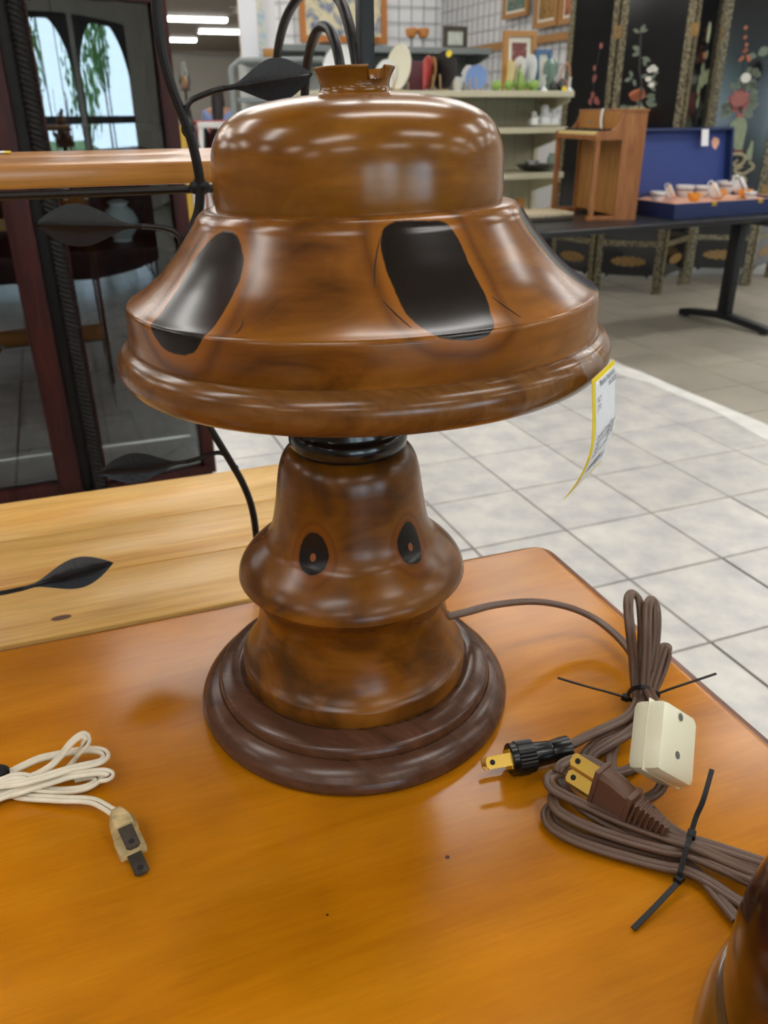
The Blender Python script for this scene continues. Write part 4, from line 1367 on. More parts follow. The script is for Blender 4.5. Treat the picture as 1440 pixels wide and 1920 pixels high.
for p in (fpt(.0, .01, 0), fpt(FWD + .02, .01, 0), cpt(PI / 2, CQ - .01, 0), fpt(FWD + .02, CQ - .01, 0)):
    MB().lathe([(.0, 0), (.018, 0), (.024, .02), (.02, .045), (.03, .09), (0, .09)], 16, p).build('foot', 'mahogany', cab)
# a few things behind its glass
mat('china_white', C(225, 222, 214), 0.3)
mat('china_amber', C(180, 110, 50), 0.3)
for k, (a, d, z, s, m_, lab, cat) in enumerate(((-.16, .19, .8025, 1.0, 'china_white', 'small white lidded jar on the upper shelf inside the cabinet', 'jar'), (-.05, .25, .8025, 1.2, 'china_amber', 'amber vase behind the bowed glass of the cabinet', 'vase'), (.20, .2, .8025, 1.1, 'china_amber', 'round amber bowl behind the flat cabinet door', 'bowl'), (.26, .18, .5125, 1.3, 'china_white', 'white tureen low down behind the flat cabinet door', 'tureen'))):
    pr = [(0, 0), (.026, 0), (.022, .006), (.042, .03), (.046, .05), (.036, .072), (.02, .085), (.028, .094), (.014, .1), (0, .1)]
    o = MB().lathe([(r * s, h * s) for r, h in pr], 24, fpt(a, d, z)).build('jar' if k % 2 == 0 else 'vase', m_)
    tag(o, lab, cat)

# made-up dark furniture behind the camera, added to darken the low cabinet reflection
sb_ = thing('added_sideboard', 'long dark wooden furniture added behind the viewer to darken the cabinet glass', 'added_sideboard', st(.4, -1.9))
MB().box(st(.4, -1.9, .49), (4.4, .48, .74), axes(AX), .006).build('carcase', 'mahogany', sb_, smooth=False)
MB().box(st(.4, -1.9, .875), (4.48, .54, .03), axes(AX), .006).build('top', 'mahogany', sb_, smooth=False)
for i in range(8):
    s_ = .4 - 2.2 + (i + .5) * .55
    dr_ = MB().box(st(s_, -1.655, .49), (.53, .02, .70), axes(AX), .006).build('door', 'mahogany', sb_, smooth=False)
    MB().ball(st(s_ + (.2 if i % 2 == 0 else -.2), -1.635, .55), .014, 10).build('knob', 'brass', dr_)
for s_ in (-1.7, 2.5):
    for t_ in (-2.1, -1.72):
        MB().lathe([(0, 0), (.02, 0), (.03, .06), (.035, .12), (0, .12)], 14, st(s_, t_)).build('leg', 'mahogany', sb_)

# ================================================================== GRID WALLS, SHELVES AND GOODS AT THE BACK
# the corner of the white grid-panel partition
PC = at_Y(829, 100, 8.5); PC.z = 0
pe = at_Y(1100, 100, 6.3); pe.z = 0
pl0 = at_pl(468, 100, PC, SV); pl0.z = 0
def part_wall(name, a, b, z1, m, z0=0.0, th=.06, off=1):
    d = (b - a)
    L = d.length
    d.normalize()
    nrm = V((d.y, -d.x, 0)) * off
    MBx = MB().box((a + b) / 2 - nrm * (th / 2) + V((0, 0, (z0 + z1) / 2)), (L, th, z1 - z0), axes(math.atan2(d.y, d.x)))
    return struct(MBx.build(name, m, smooth=False)), d, nrm, L
wa, da, na_, La = part_wall('wall_partition_left', pl0, PC, 2.5, 'wall_white')
wb, db, nb_, Lb = part_wall('wall_partition_right', PC, pe, 2.5, 'wall_white')
def gridpanel(w, a, d, nrm, L, z0, z1, step=.0762):
    n = int(L / step)
    for i in range(n + 1):
        p = a + d * (i * step + .02) + nrm * .012
        MB().box(p + V((0, 0, (z0 + z1) / 2)), (.006, .006, z1 - z0), axes(math.atan2(d.y, d.x))).build('grid_wire', 'wire', w, smooth=False)
    k = int((z1 - z0) / step)
    for j in range(k + 1):
        MB().box((a + a + d * L) / 2 + nrm * .018 + V((0, 0, z0 + j * step)), (L, .006, .006), axes(math.atan2(d.y, d.x))).build('grid_wire', 'wire', w, smooth=False)
gridpanel(wa, pl0 + da * .02, da, na_, La - .05, 1.1, 2.35, .12)
gridpanel(wb, PC, db, nb_, Lb - .02, 1.0, 2.35, .10)
# white wall behind the folding screen
w0, w1 = V((pe.x + .05, 6.22, 0)), V((4.6, 6.15, 0))
wc_, dc_, nc_, Lc_ = part_wall('wall_screen_side', w0, w1, 2.5, 'wall_white')
MB().box((w0 + w1) / 2 + nc_ * .012 + V((0, 0, .06)), (Lc_, .024, .12), axes(math.atan2(dc_.y, dc_.x)), .004).build('baseboard_right', 'wall_white', wc_)

def wallp(w, px, py):
    a, n = (PC, na_) if w == 'a' else (PC, nb_)
    return at_pl(px, py, a + n * .03, n)
mat('frame_gold', C(172, 122, 62), 0.4)
mat('frame_orange', C(188, 116, 46), 0.4)
mat('frame_dark', C(74, 66, 56), 0.5)
mat('frame_blue', C(74, 108, 150), 0.5)
mat('mount_white', C(232, 228, 214), 0.7)
def paint_mat(name, cols, sc=9, dist=1.5):
    m = bpy.data.materials.new(name)
    m.use_nodes = True
    nt = m.node_tree
    b = nt.nodes['Principled BSDF']
    b.inputs['Roughness'].default_value = 0.5
    tc = nt.nodes.new('ShaderNodeTexCoord')
    n = nt.nodes.new('ShaderNodeTexNoise')
    n.inputs['Scale'].default_value = sc
    n.inputs['Detail'].default_value = 3
    n.inputs['Distortion'].default_value = dist
    nt.links.new(tc.outputs['Object'], n.inputs['Vector'])
    r = ramp(nt, [(0.28 + 0.44 * i / (len(cols) - 1), c) for i, c in enumerate(cols)])
    nt.links.new(n.outputs['Fac'], r.inputs[0])
    nt.links.new(r.outputs[0], b.inputs['Base Color'])
    MATS[name] = m
paint_mat('art_abstract', [C(60, 76, 120), C(150, 156, 170), C(226, 214, 176), C(232, 222, 190), C(214, 196, 140)], 5, 2.0)
paint_mat('art_floral', [C(70, 40, 44), C(140, 60, 60), C(90, 70, 66), C(200, 150, 140)], 26)
paint_mat('art_green', [C(220, 90, 84), C(70, 130, 96), C(70, 84, 90), C(224, 200, 190)], 16)
paint_mat('art_autumn', [C(70, 50, 20), C(130, 92, 30), C(176, 130, 40), C(110, 60, 30)], 18)
paint_mat('art_sunset', [C(90, 44, 30), C(150, 80, 44), C(190, 110, 60), C(110, 60, 60)], 18)
paint_mat('art_pale', [C(190, 200, 190), C(214, 218, 206), C(236, 232, 220)], 12)
def picture(name, label, O, A, B, N, w, h, fw, frame, art, mount=0.0, group=None, lean=0.0):
    """O lower left corner, A along, B up, N out of the picture"""
    t = thing(name, label, 'picture', O + A * (w / 2), group)
    for a0, b0, ww, hh in ((0, 0, w, fw), (0, h - fw, w, fw), (0, fw, fw, h - 2 * fw), (w - fw, fw, fw, h - 2 * fw)):
        MB().prism([(a0, b0), (a0 + ww, b0), (a0 + ww, b0 + hh), (a0, b0 + hh)], O, A, B, N, .025).build('frame_side', frame, t, smooth=False)
    if mount:
        MB().prism([(fw, fw), (w - fw, fw), (w - fw, h - fw), (fw, h - fw)], O, A, B, N, .010).build('mount', 'mount_white', t, smooth=False)
    m = fw + mount
    MB().prism([(m, m), (w - m, m), (w - m, h - m), (m, h - m)], O, A, B, N, .012).build('print', art, t, smooth=False)
    return t
UPZ = V((0, 0, 1))
def hang(w, px0, px1, pyb, h, *args, **kw):
    p, q = wallp(w, px0, pyb[0]), wallp(w, px1, pyb[1])
    A = da if w == 'a' else db
    N = na_ if w == 'a' else nb_
    W = (q - p).dot(A)
    return picture(args[0], args[1], V((p.x, p.y, min(p.z, q.z) if w == 'a' else (p.z + q.z) / 2)), A, UPZ, N, W, h, *args[2:], **kw)
hang('a', 563, 724, (79, 78), .85, 'framed_painting', 'large framed abstract painting in cream and blue behind the iron hoops', .05, 'frame_orange', 'art_abstract')
hang('b', 946, 992, (38, 28), .42, 'framed_picture', 'framed flower picture highest on the grid wall, left of the two landscapes', .03, 'frame_gold', 'art_green', .02)
hang('b', 1004, 1048, (57, 46), .40, 'framed_picture', 'gold-framed autumn landscape on the grid wall, left one of the pair', .035, 'frame_gold', 'art_autumn', .02)
hang('b', 1051, 1096, (50, 38), .42, 'framed_picture', 'gold-framed red landscape on the grid wall beside the folding screen', .035, 'frame_gold', 'art_sunset', .02)
# a wooden rail on the right partition
r0_, r1_ = wallp('b', 880, 93), wallp('b', 1100, 64)
MB().box((r0_ + r1_) / 2, ((r1_ - r0_).length, .02, .05), axes(math.atan2(db.y, db.x))).build('trim_1', 'frame_gold', wb, smooth=False)

# ---- grey gondola against the left partition
mat('grey_metal', C(132, 138, 138), 0.45)
mat('grey_dark', C(96, 98, 98), 0.5)
mat('beige_metal', C(206, 200, 172), 0.45)
def peg_mat(name, c1, c2, sc):
    m = bpy.data.materials.new(name)
    m.use_nodes = True
    nt = m.node_tree
    b = nt.nodes['Principled BSDF']
    b.inputs['Roughness'].default_value = 0.6
    tc = nt.nodes.new('ShaderNodeTexCoord')
    vo = nt.nodes.new('ShaderNodeTexVoronoi')
    vo.inputs['Scale'].default_value = sc
    vo.inputs['Randomness'].default_value = 0.0
    nt.links.new(tc.outputs['Object'], vo.inputs['Vector'])
    r = ramp(nt, [(0.0, c2), (0.16, c2), (0.2, c1), (1, c1)])
    nt.links.new(vo.outputs['Distance'], r.inputs[0])
    nt.links.new(r.outputs[0], b.inputs['Base Color'])
    MATS[name] = m
peg_mat('pegboard', C(188, 182, 154), C(120, 114, 96), 39)
peg_mat('pegboard_grey', C(126, 130, 130), C(92, 94, 94), 39)
def gondola(name, label, P0, L, depth, shelves, zt, body, peg, fr=.032, back=None):
    """P0 front left foot; shelves: heights; runs along SU"""
    g = thing(name, label, 'shelving', P0)
    R = axes(AX)
    MB().box(P0 + SU * (L / 2) + SV * (depth + .01) + UPZ * (zt / 2), (L, .02, zt), R).build('back_panel', peg, g, smooth=False)
    for s in (0, L):
        MB().box(P0 + SU * s + SV * depth + UPZ * (zt / 2), (.03, .05, zt), R, .002).build('upright', body, g, smooth=False)
    for z, d in shelves:
        b = MB()
        b.box(P0 + SU * (L / 2) + SV * (depth - d / 2) + UPZ * (z - .012), (L, d, .024), R, .003)
        b.box(P0 + SU * (L / 2) + SV * (depth - d) + UPZ * (z - fr / 2), (L, .012, fr), R, .003)
        b.build('shelf', body, g, smooth=False)
        for s in (.012, L - .012):
            MB().prism([(0, 0), (-d * .95, 0), (-d * .95, -.03), (0, -.11)], P0 + SU * s + SV * depth + UPZ * (z - .026), SV, UPZ, SU, .004).build('bracket', body, g, smooth=False)
    return g
# beige gondola: its right end is just hidden by the folding screen
BY = 5.25
be = at_Y(1080, 172, BY); be.z = 0
bp0 = at_pl(596, 172, be, SV); bp0.z = 0
BL = (be - bp0).length
def bz(px, py):                                     # height of a point of the shelf's front edge line
    return at_pl(px, py, bp0, SV).z
zA, zB, zC = bz(1000, 170), bz(1000, 239), bz(1000, 326)
gon = gondola('beige_shelving', 'beige metal shop shelving with pegboard back below the white grid wall', bp0, BL, .42, [(zA, .40), (zB, .36), (zC, .36), (.22, .42)], zA + .01, 'beige_metal', 'pegboard')
# grey gondola behind it
GY = 6.9
ge = at_Y(922, 95, GY); ge.z = 0
gp0 = at_pl(520, 95, ge, SV); gp0.z = 0
GL = (ge - gp0).length
zG = at_pl(800, 88, gp0, SV).z
gg = gondola('grey_shelving', 'grey metal shop shelving behind the row of standing plates', gp0, GL, .40, [(zG, .40), (zG - .42, .36), (.3, .38)], zG + .01, 'grey_metal', 'pegboard_grey', .04)
def on_b(px, z=None, d=.12):                        # a spot on the beige top shelf, d behind its front edge
    z = zA if z is None else z
    p = at_pl(px, 160, bp0 + SV * d, SV)
    return V((p.x, p.y, z))
def bscale(d=.12):
    return (bp0 + SV * d - CAM).dot(CF) / FPX * 1.0
PXM = at_pl(1000, 160, bp0, SV); MPP = (PXM - CAM).dot(CF) / FPX      # metres per pixel at the shelf
mat('porcelain', C(232, 234, 234), 0.25, coat=0.4)
mat('cream_plate', C(226, 222, 200), 0.3)
mat('yellow_plate', C(222, 208, 150), 0.35)
mat('red_glaze', C(196, 36, 30), 0.25, coat=0.4)
mat('tan_plate', C(190, 140, 90), 0.4)
mat('black_plate', C(34, 31, 33), 0.45)
mat('blue_plate', C(132, 164, 222), 0.35)
mat('maroon', C(84, 24, 38), 0.5)
mat('stand_wood', C(196, 166, 120), 0.5)
mat('sticker', C(240, 214, 60), 0.6)
mat('green_fruit', C(142, 176, 84), 0.45, noise=0.25, nscale=20)
mat('stem_brown', C(80, 54, 38), 0.7)
mat('green_glass', C(120, 150, 130), 0.15, alpha=0.6)
mat('basket', C(190, 140, 110), 0.6)
mat('black_glaze', C(28, 24, 26), 0.15, coat=0.6)
mat('amber_glass', C(196, 130, 70), 0.2)
PLATE = [(0, -.012), (.45, -.012), (.6, -.006), (.98, .016), (1.0, .022), (.97, .022), (.62, .004), (.5, 0), (0, 0)]
def plate(px0, px1, pyt, m, label, name='standing_plate', turn=0.0, d=.14, stand=True, lean=.12, rim=True, sticker=False, pyb=168, tilt_name='plate'):
    """round plate on edge; px0..px1 its seen width, pyt its top"""
    H = (pyb - pyt) * MPP * 1.05
    r = H / 2
    cx = (px0 + px1) / 2
    base = on_b(cx, None, d)
    wfrac = min(1.0, (px1 - px0) * MPP / (2 * r))
    yaw = math.acos(wfrac) if turn >= 0 else -math.acos(wfrac)
    view = V((base.x, base.y, 0)).normalized()
    nrm = (-view * math.cos(yaw) + V((-view.y, view.x, 0)) * math.sin(yaw)) * math.cos(lean) + UPZ * math.sin(lean)
    nrm.normalize()
    sx = UPZ.cross(nrm).normalized()
    up = nrm.cross(sx)
    t = thing(name, label, 'plate', base)
    cen = base + up * (r + .004) + V((0, 0, .002))
    b = MB()
    n = 36
    for q, h in PLATE:
        for j in range(n):
            a = 2 * PI * j / n
            b.v.append(cen + (sx * math.cos(a) + up * math.sin(a)) * (q * r) + nrm * (h * r * 4))
    for i in range(len(PLATE) - 1):
        for j in range(n):
            p, q = i * n + j, i * n + (j + 1) % n
            b.f.append((p, q, q + n, p + n))
    b.build('dish', m, t)
    if rim:
        MB().tube([cen + (sx * math.cos(2 * PI * j / 32) + up * math.sin(2 * PI * j / 32)) * r * .985 + nrm * (.022 * r * 4) for j in range(33)], r * .02, 6, caps=False).build('rim', m, t)
    if stand:
        for s in (-.28, .28):
            q = base + sx * (s * r)
            MB().tube([q - nrm * .05 + UPZ * .05, q - nrm * .05 + UPZ * .003, q + nrm * .05 + UPZ * .003, q + nrm * .055 + UPZ * (.035 + .4 * r)], .004, 6).build('plate_stand', 'stand_wood', t)
    if sticker:
        MB().prism(ell(0, 0, .022, .018, 12), cen + up * (r * .78) + sx * (r * .5) + nrm * .03, sx, up, nrm, .002).build('sticker', 'sticker', t, smooth=False)
    return t
plate(607, 668, 100, 'porcelain', 'large pale platter half hidden by the iron hoops and lamp top', d=.18, stand=False)
plate(702, 742, 120, 'porcelain', 'smaller white plate standing behind the lamp\'s broken top', d=.22, stand=False, turn=1)
plate(724, 768, 98, 'cream_plate', 'large cream dish on edge, right of the black iron post', d=.14, turn=1)
plate(787, 806, 112, 'red_glaze', 'bright red plate standing on edge beside the black plate', d=.25, stand=False, turn=1)
plate(798, 816, 115, 'tan_plate', 'tan plate squeezed between the red and black plates', d=.20, stand=False, turn=1, rim=False)
plate(808, 854, 107, 'black_plate', 'large black plate on a wooden stand with a yellow sticker', d=.12, turn=1, sticker=True)
plate(862, 888, 127, 'porcelain', 'white plate standing behind the blue plate', d=.24, stand=False, turn=1)
plate(872, 912, 128, 'blue_plate', 'light blue plate on a stand left of the green apples', d=.13, turn=1)
plate(940, 962, 117, 'yellow_plate', 'pale yellow oval dish on edge behind the green pear', d=.27, stand=False, turn=1)
plate(954, 982, 112, 'porcelain', 'white plate behind the green pear, left of two overlapping', d=.21, stand=False, turn=1)
plate(973, 1003, 110, 'porcelain', 'white plate behind the green pear, right of two overlapping', d=.13, turn=1)
# boxes and small things on the top shelf
def onbox(name, label, cat, px0, px1, py0, m, d=.2, dep=.06, pyb=168):
    w, h = (px1 - px0) * MPP, (pyb - py0) * MPP
    p = on_b((px0 + px1) / 2, None, d)
    o = MB().box(p + UPZ * (h / 2), (w, dep, h), axes(AX), .004).build(name, m)
    return tag(o, label, cat)
mb_ = onbox('dark_red_box', 'dark red box standing between the cream dish and the red plate', 'box', 766, 790, 119, 'maroon')
def turned(name, label, cat, p, pr, m, n=20):
    return tag(MB().lathe(pr, n, p).build(name, m), label, cat)
def apple(px, s, label, d=.07):
    p = on_b(px, None, d)
    t = thing('green_apple', label, 'ornament', p, 'green fruit ornaments')
    MB().lathe([(0, .10 * s), (.3 * s, .02 * s), (.62 * s, .12 * s), (.95 * s, .6 * s), (1.0 * s, 1.0 * s), (.88 * s, 1.5 * s), (.55 * s, 1.82 * s), (.2 * s, 1.8 * s), (0, 1.66 * s)], 20, p).build('fruit', 'green_fruit', t)
    MB().tube([p + UPZ * (1.66 * s), p + UPZ * (2.0 * s) + SU * (.15 * s)], .08 * s, 6).build('stalk', 'stem_brown', t)
apple(931, 9.5 * MPP, 'green apple ornament, leftmost in the row on the beige shelf')
apple(954, 9.5 * MPP, 'green apple ornament just left of the green pear')
apple(1001, 10 * MPP, 'green apple ornament right of the green pear', .06)
apple(988, 8.5 * MPP, 'small green apple ornament tucked behind the pear', .13)
p = on_b(974, None, .055)
s = 11 * MPP
pear = thing('green_pear', 'green pear ornament with a brown stalk among the apples', 'ornament', p, 'green fruit ornaments')
MB().lathe([(0, 0), (.6 * s, .1 * s), (1.0 * s, .7 * s), (1.02 * s, 1.2 * s), (.8 * s, 1.9 * s), (.5 * s, 2.5 * s), (.38 * s, 3.0 * s), (.2 * s, 3.25 * s), (0, 3.3 * s)], 20, p).build('fruit', 'green_fruit', pear)
MB().tube([p + UPZ * (3.2 * s), p + UPZ * (3.7 * s) - SU * (.15 * s), p + UPZ * (4.0 * s) + SU * (.1 * s)], .1 * s, 6).build('stalk', 'stem_brown', pear)
MB().box(p - SU * (.72 * s) - SV * (.7 * s) + UPZ * (1.7 * s), (.2 * s, .1 * s, 2.9 * s), axes(AX), .002).build('brown_leaf', 'stem_brown', pear)
# framed pictures leaning at the back of the shelf
def lean_pic(px0, px1, py0, m_, art, label, fw=.03, mount=.03, d=.33, pyb=166):
    a, c = on_b(px0, None, d), on_b(px1, None, d)
    W = (c - a).length
    B = (UPZ + SV * .06).normalized()
    return picture('framed_picture', label, a + UPZ * .001, SU, B, -SV, W, (pyb - py0) * MPP * 1.06, fw, m_, art, mount)
lean_pic(940, 1000, 66, 'frame_gold', 'art_floral', 'gilt-framed flower print leaning behind the white plates and green pear')
lean_pic(1000, 1029, 96, 'frame_blue', 'art_pale', 'narrow blue-framed sampler leaning right of the flower print', .022, 0.004, .30)
# black teapots, basket, glass
for px, s, lab in ((1037, 9.0, 'small shiny black pot, left one of two beside the basket'), (1053, 10.5, 'shiny black lidded pot with a yellow sticker before the basket')):
    p = on_b(px, None, .07)
    s *= MPP
    t = thing('black_pot', lab, 'pot', p, 'black pots')
    MB().lathe([(0, 0), (.7 * s, 0), (1.0 * s, .5 * s), (1.02 * s, .9 * s), (.8 * s, 1.4 * s), (.5 * s, 1.6 * s), (0, 1.6 * s)], 20, p).build('bowl', 'black_glaze', t)
    MB().lathe([(.55 * s, 1.55 * s), (.45 * s, 1.75 * s), (.15 * s, 1.9 * s), (.2 * s, 2.1 * s), (0, 2.2 * s)], 16, p).build('lid', 'black_glaze', t)
    if px == 1053:
        MB().prism(ell(0, 0, .018, .014, 10), p - SV * (1.03 * s) + UPZ * (.35 * s), SU, UPZ, -SV, .002).build('sticker', 'sticker', t, smooth=False)
p = on_b(1058, None, .2)
bk = thing('handled_basket', 'small pinkish basket with a tall loop handle at the shelf end', 'basket', p)
s = 12 * MPP
MB().lathe([(0, 0), (.7 * s, 0), (1.0 * s, .9 * s), (1.05 * s, 1.6 * s), (.95 * s, 1.6 * s), (.7 * s, .3 * s), (0, .3 * s)], 20, p).build('bowl', 'basket', bk)
MB().tube(cr_spline([p + SU * (-1.0 * s) + UPZ * (1.5 * s), p + SU * (-.6 * s) + UPZ * (3.2 * s), p + SU * (.2 * s) + UPZ * (4.2 * s), p + SU * (.8 * s) + UPZ * (3.2 * s), p + SU * s + UPZ * (1.5 * s)], 6), .16 * s, 8).build('handle', 'basket', bk)
turned('green_glass_vase', 'small green glass vase beside the black pots', 'vase', on_b(1030, None, .2), [(0, 0), (.025, 0), (.03, .02), (.018, .05), (.045, .10), (.04, .15), (.02, .17), (0, .17)], 'green_glass')
turned('white_candlestick', 'slim white candlestick left of the black pots', 'candlestick', on_b(1020, None, .06), [(0, 0), (.022, 0), (.02, .008), (.006, .02), (.006, .07), (.012, .08), (0, .082)], 'porcelain')
turned('white_candlestick', 'white candlestick at the far right end of the beige shelf', 'candlestick', on_b(1068, None, .05), [(0, 0), (.022, 0), (.02, .008), (.007, .02), (.007, .06), (.012, .07), (0, .072)], 'porcelain')
turned('white_cup', 'small white cup between the black plate and white plate', 'cup', on_b(858, None, .25), [(0, 0), (.02, 0), (.03, .03), (.034, .075), (.031, .075), (.026, .03), (0, .01)], 'porcelain')
turned('dark_bottle', 'small dark bottle left of the standing white plate', 'bottle', on_b(863, None, .3), [(0, 0), (.022, 0), (.024, .05), (.01, .07), (.01, .09), (0, .09)], 'black_glaze')
# middle shelf: white figurines on a tray; lower shelf: dark dishes
def on_s(px, z, d=.12):
    p = at_pl(px, 240, bp0 + SV * (.06 + d), SV)
    return V((p.x, p.y, z))
tr_ = on_s(1020, zB, .1)
tag(MB().lathe([(0, 0), (.08, 0), (.10, .012), (.098, .016), (.078, .006), (0, .006)], 24, tr_).build('cream_tray', 'cream_plate'), 'low cream tray under the white figurines on the middle shelf', 'tray')
for k, (px, s, lab) in enumerate(((1000, .8, 'small white figurine at the left of the cream tray'), (1019, 1.15, 'tallest white figurine in the middle of the cream tray'), (1037, .9, 'white figurine at the right of the cream tray'))):
    p = on_s(px, zB + .0065, .1 if px > 1005 else .08)
    o = MB().lathe([(0, 0), (.03 * s, 0), (.036 * s, .02 * s), (.028 * s, .05 * s), (.018 * s, .06 * s), (.022 * s, .08 * s), (.015 * s, .095 * s), (0, .098 * s)], 16, p)
    o.ball(p + V((.02 * s, 0, .045 * s)), .018 * s, 10, (1.4, .8, .8))
    tag(o.build('white_figurine', 'porcelain'), lab, 'figurine')
turned('black_dish', 'wide black dish on the lower beige shelf behind the toy piano legs', 'dish', on_s(1010, zC, .14), [(0, 0), (.07, 0), (.12, .03), (.125, .04), (.118, .04), (.07, .01), (0, .01)], 'black_glaze', 28)
turned('silver_bowl', 'small shiny metal bowl inside the wide black dish', 'bowl', on_s(1002, zC + .011, .14), [(0, 0), (.025, 0), (.045, .03), (.043, .05), (.04, .05), (.03, .012), (0, .01)], 'screw_steel')
turned('glass_jar', 'clear glass jar at the right of the lower beige shelf', 'jar', on_s(1040, zC, .14), [(0, 0), (.03, 0), (.032, .07), (.022, .09), (.024, .1), (0, .1)], 'green_glass')
pz_ = on_s(1018, .22, .1)
tag(MB().box(pz_ + UPZ * .14, (.16, .1, .28), axes(AX), .004).build('cardboard_box', 'cream_plate'), 'pale cardboard box on the bottom shelf beyond the woven tray', 'box')
pz_ = on_s(985, .22, .12)
tag(MB().box(pz_ + UPZ * .2, (.05, .03, .40), axes(AX), .003).build('wooden_board', 'frame_gold'), 'upright brown board on the bottom beige shelf', 'board')
# things on the grey top shelf
def on_g(px, d=.16):
    p = at_pl(px, 90, gp0 + SV * d, SV)
    return V((p.x, p.y, zG))
MPG = (at_pl(800, 90, gp0, SV) - CAM).dot(CF) / FPX
a_g, c_g = on_g(830, .25), on_g(873, .25)
picture('framed_picture', 'small dark-framed pale picture standing on the grey shelf', a_g + UPZ * .001, SU, UPZ, -SV, (c_g - a_g).length, 40 * MPG, .03, 'frame_dark', 'art_pale', .0)
for px, lab in ((771, 'amber glass goblet on the grey shelf, left of two'), (793, 'amber glass goblet on the grey shelf, right of two')):
    t = thing('amber_goblet', lab, 'goblet', on_g(px), 'amber goblets')
    MB().lathe([(0, 0), (.035, 0), (.03, .008), (.008, .015), (.008, .06)], 16, on_g(px)).build('foot', 'clear_glass', t)
    MB().lathe([(.008, .06), (.035, .075), (.045, .11), (.04, .13), (.036, .13), (.03, .08), (0, .066)], 16, on_g(px)).build('bowl', 'amber_glass', t)
turned('orange_bowl', 'small orange bowl on the grey shelf beside the iron post', 'bowl', on_g(690), [(0, 0), (.04, 0), (.07, .03), (.085, .06), (.08, .06), (.04, .012), (0, .012)], 'frame_orange')
turned('dark_candle_dish', 'small dark dish on the grey shelf under the abstract painting', 'dish', on_g(615), [(0, 0), (.06, 0), (.07, .02), (.05, .03), (0, .03)], 'stem_brown')

# ================================================================== FOLDING SCREEN, BLACK TABLE, PIANO, BOX
mat('lacquer', C(10, 11, 15), 0.14, coat=0.3)
def trim_mat():
    m = bpy.data.materials.new('screen_trim')
    m.use_nodes = True
    nt = m.node_tree
    b = nt.nodes['Principled BSDF']
    b.inputs['Roughness'].default_value = 0.45
    tc = nt.nodes.new('ShaderNodeTexCoord')
    mp = nt.nodes.new('ShaderNodeMapping')
    mp.inputs['Scale'].default_value = (1, 1, .5)
    nt.links.new(tc.outputs['Object'], mp.inputs['Vector'])
    vo = nt.nodes.new('ShaderNodeTexVoronoi')
    vo.inputs['Scale'].default_value = 130
    nt.links.new(mp.outputs[0], vo.inputs['Vector'])
    r = ramp(nt, [(0.0, C(176, 166, 136)), (0.35, C(150, 138, 106)), (0.55, C(84, 74, 52)), (1, C(60, 52, 38))])
    nt.links.new(vo.outputs['Distance'], r.inputs[0])
    nt.links.new(r.outputs[0], b.inputs['Base Color'])
    MATS['screen_trim'] = m
trim_mat()
mat('gold_paint', C(150, 116, 62), 0.5, noise=0.5, nscale=90)
mat('jade', C(146, 156, 122), 0.4, noise=0.3, nscale=80)
mat('jade_pale', C(188, 190, 160), 0.4)
mat('leaf_inlay', C(116, 126, 108), 0.45, noise=0.4, nscale=120)
mat('coral', C(186, 104, 70), 0.45)
mat('rose', C(176, 100, 92), 0.45, noise=0.3, nscale=90)
mat('shell_white', C(236, 232, 222), 0.35)
mat('soapstone', C(178, 166, 130), 0.5, noise=0.35, nscale=70)
mat('dark_branch', C(52, 52, 56), 0.5)
mat('red_stone', C(120, 58, 52), 0.5)
scr = thing('folding_screen', 'black lacquer folding screen with stone-inlay flowers and vases at the right', 'screen', (1.8, 5.6, 0))
SH = 1.86
SPT = [V((1.195, 5.93, 0)), V((1.425, 5.59, 0)), V((1.832, 5.45, 0)), V((2.118, 5.80, 0)), V((2.545, 5.74, 0)), V((2.84, 6.06, 0))]
panels = []
for k in range(5):
    a, b = SPT[k], SPT[k + 1]
    A = (b - a).normalized()
    N = V((A.y, -A.x, 0))
    L = (b - a).length
    a = a + A * .006
    L -= .012
    panels.append((a, A, N, L))
    fld = MB().prism([(.0, .12), (L, .12), (L, SH), (0, SH)], a, A, UPZ, -N, .022).build('panel', 'lacquer', scr, smooth=False)
    # bracketed apron
    zt_ = .30
    poly = [(.045, .17), (.075, .10), (.095, .115), (.13, .115), (L - .13, .115), (L - .095, .115), (L - .075, .10), (L - .045, .17), (L - .045, zt_), (.045, zt_)]
    MB().prism(poly, a + N * .002, A, UPZ, -N, .02).build('apron', 'lacquer', scr, smooth=False)
    for s0 in (0, L - .042):
        MB().prism([(s0, 0), (s0 + .042, 0), (s0 + .042, SH + .01), (s0, SH + .01)], a + N * .006, A, UPZ, -N, .032).build('stile', 'screen_trim', scr, smooth=False)
    for z0, z1 in ((.30, .335), (SH - .04, SH)):
        MB().prism([(.042, z0), (L - .042, z0), (L - .042, z1), (.042, z1)], a + N * .004, A, UPZ, -N, .028).build('rail', 'screen_trim', scr, smooth=False)
    pg_ = []
    for i in range(28):
        t = 2 * PI * i / 28
        pg_.append((L / 2 + .12 * math.cos(t) * (1 - .12 * (i % 2)), .205 + .036 * math.sin(t) * (1 - .25 * (i % 2))))
    MB().prism(pg_, a + N * .0022, A, UPZ, N, .0012).build('gold_ornament', 'gold_paint', scr, smooth=False)
    if k < 4:
        for z in (.62, 1.52):
            MB().box(SPT[k + 1] + UPZ * z + N * .002, (.05, .012, .07), axes(math.atan2(A.y, A.x)), .002).build('hinge', 'gold_paint', scr, smooth=False)
def inl(k, px, py):
    a, A, N, L = panels[k]
    p = at_pl(px, py, a, N)
    return (p - a).dot(A), p.z
def inlay(k, poly, m, name, d=.004, par=None):
    a, A, N, L = panels[k]
    return MB().prism(poly, a, A, UPZ, N, d).build(name, m, par or scr, smooth=False)
MS = 5.6 / FPX * .98
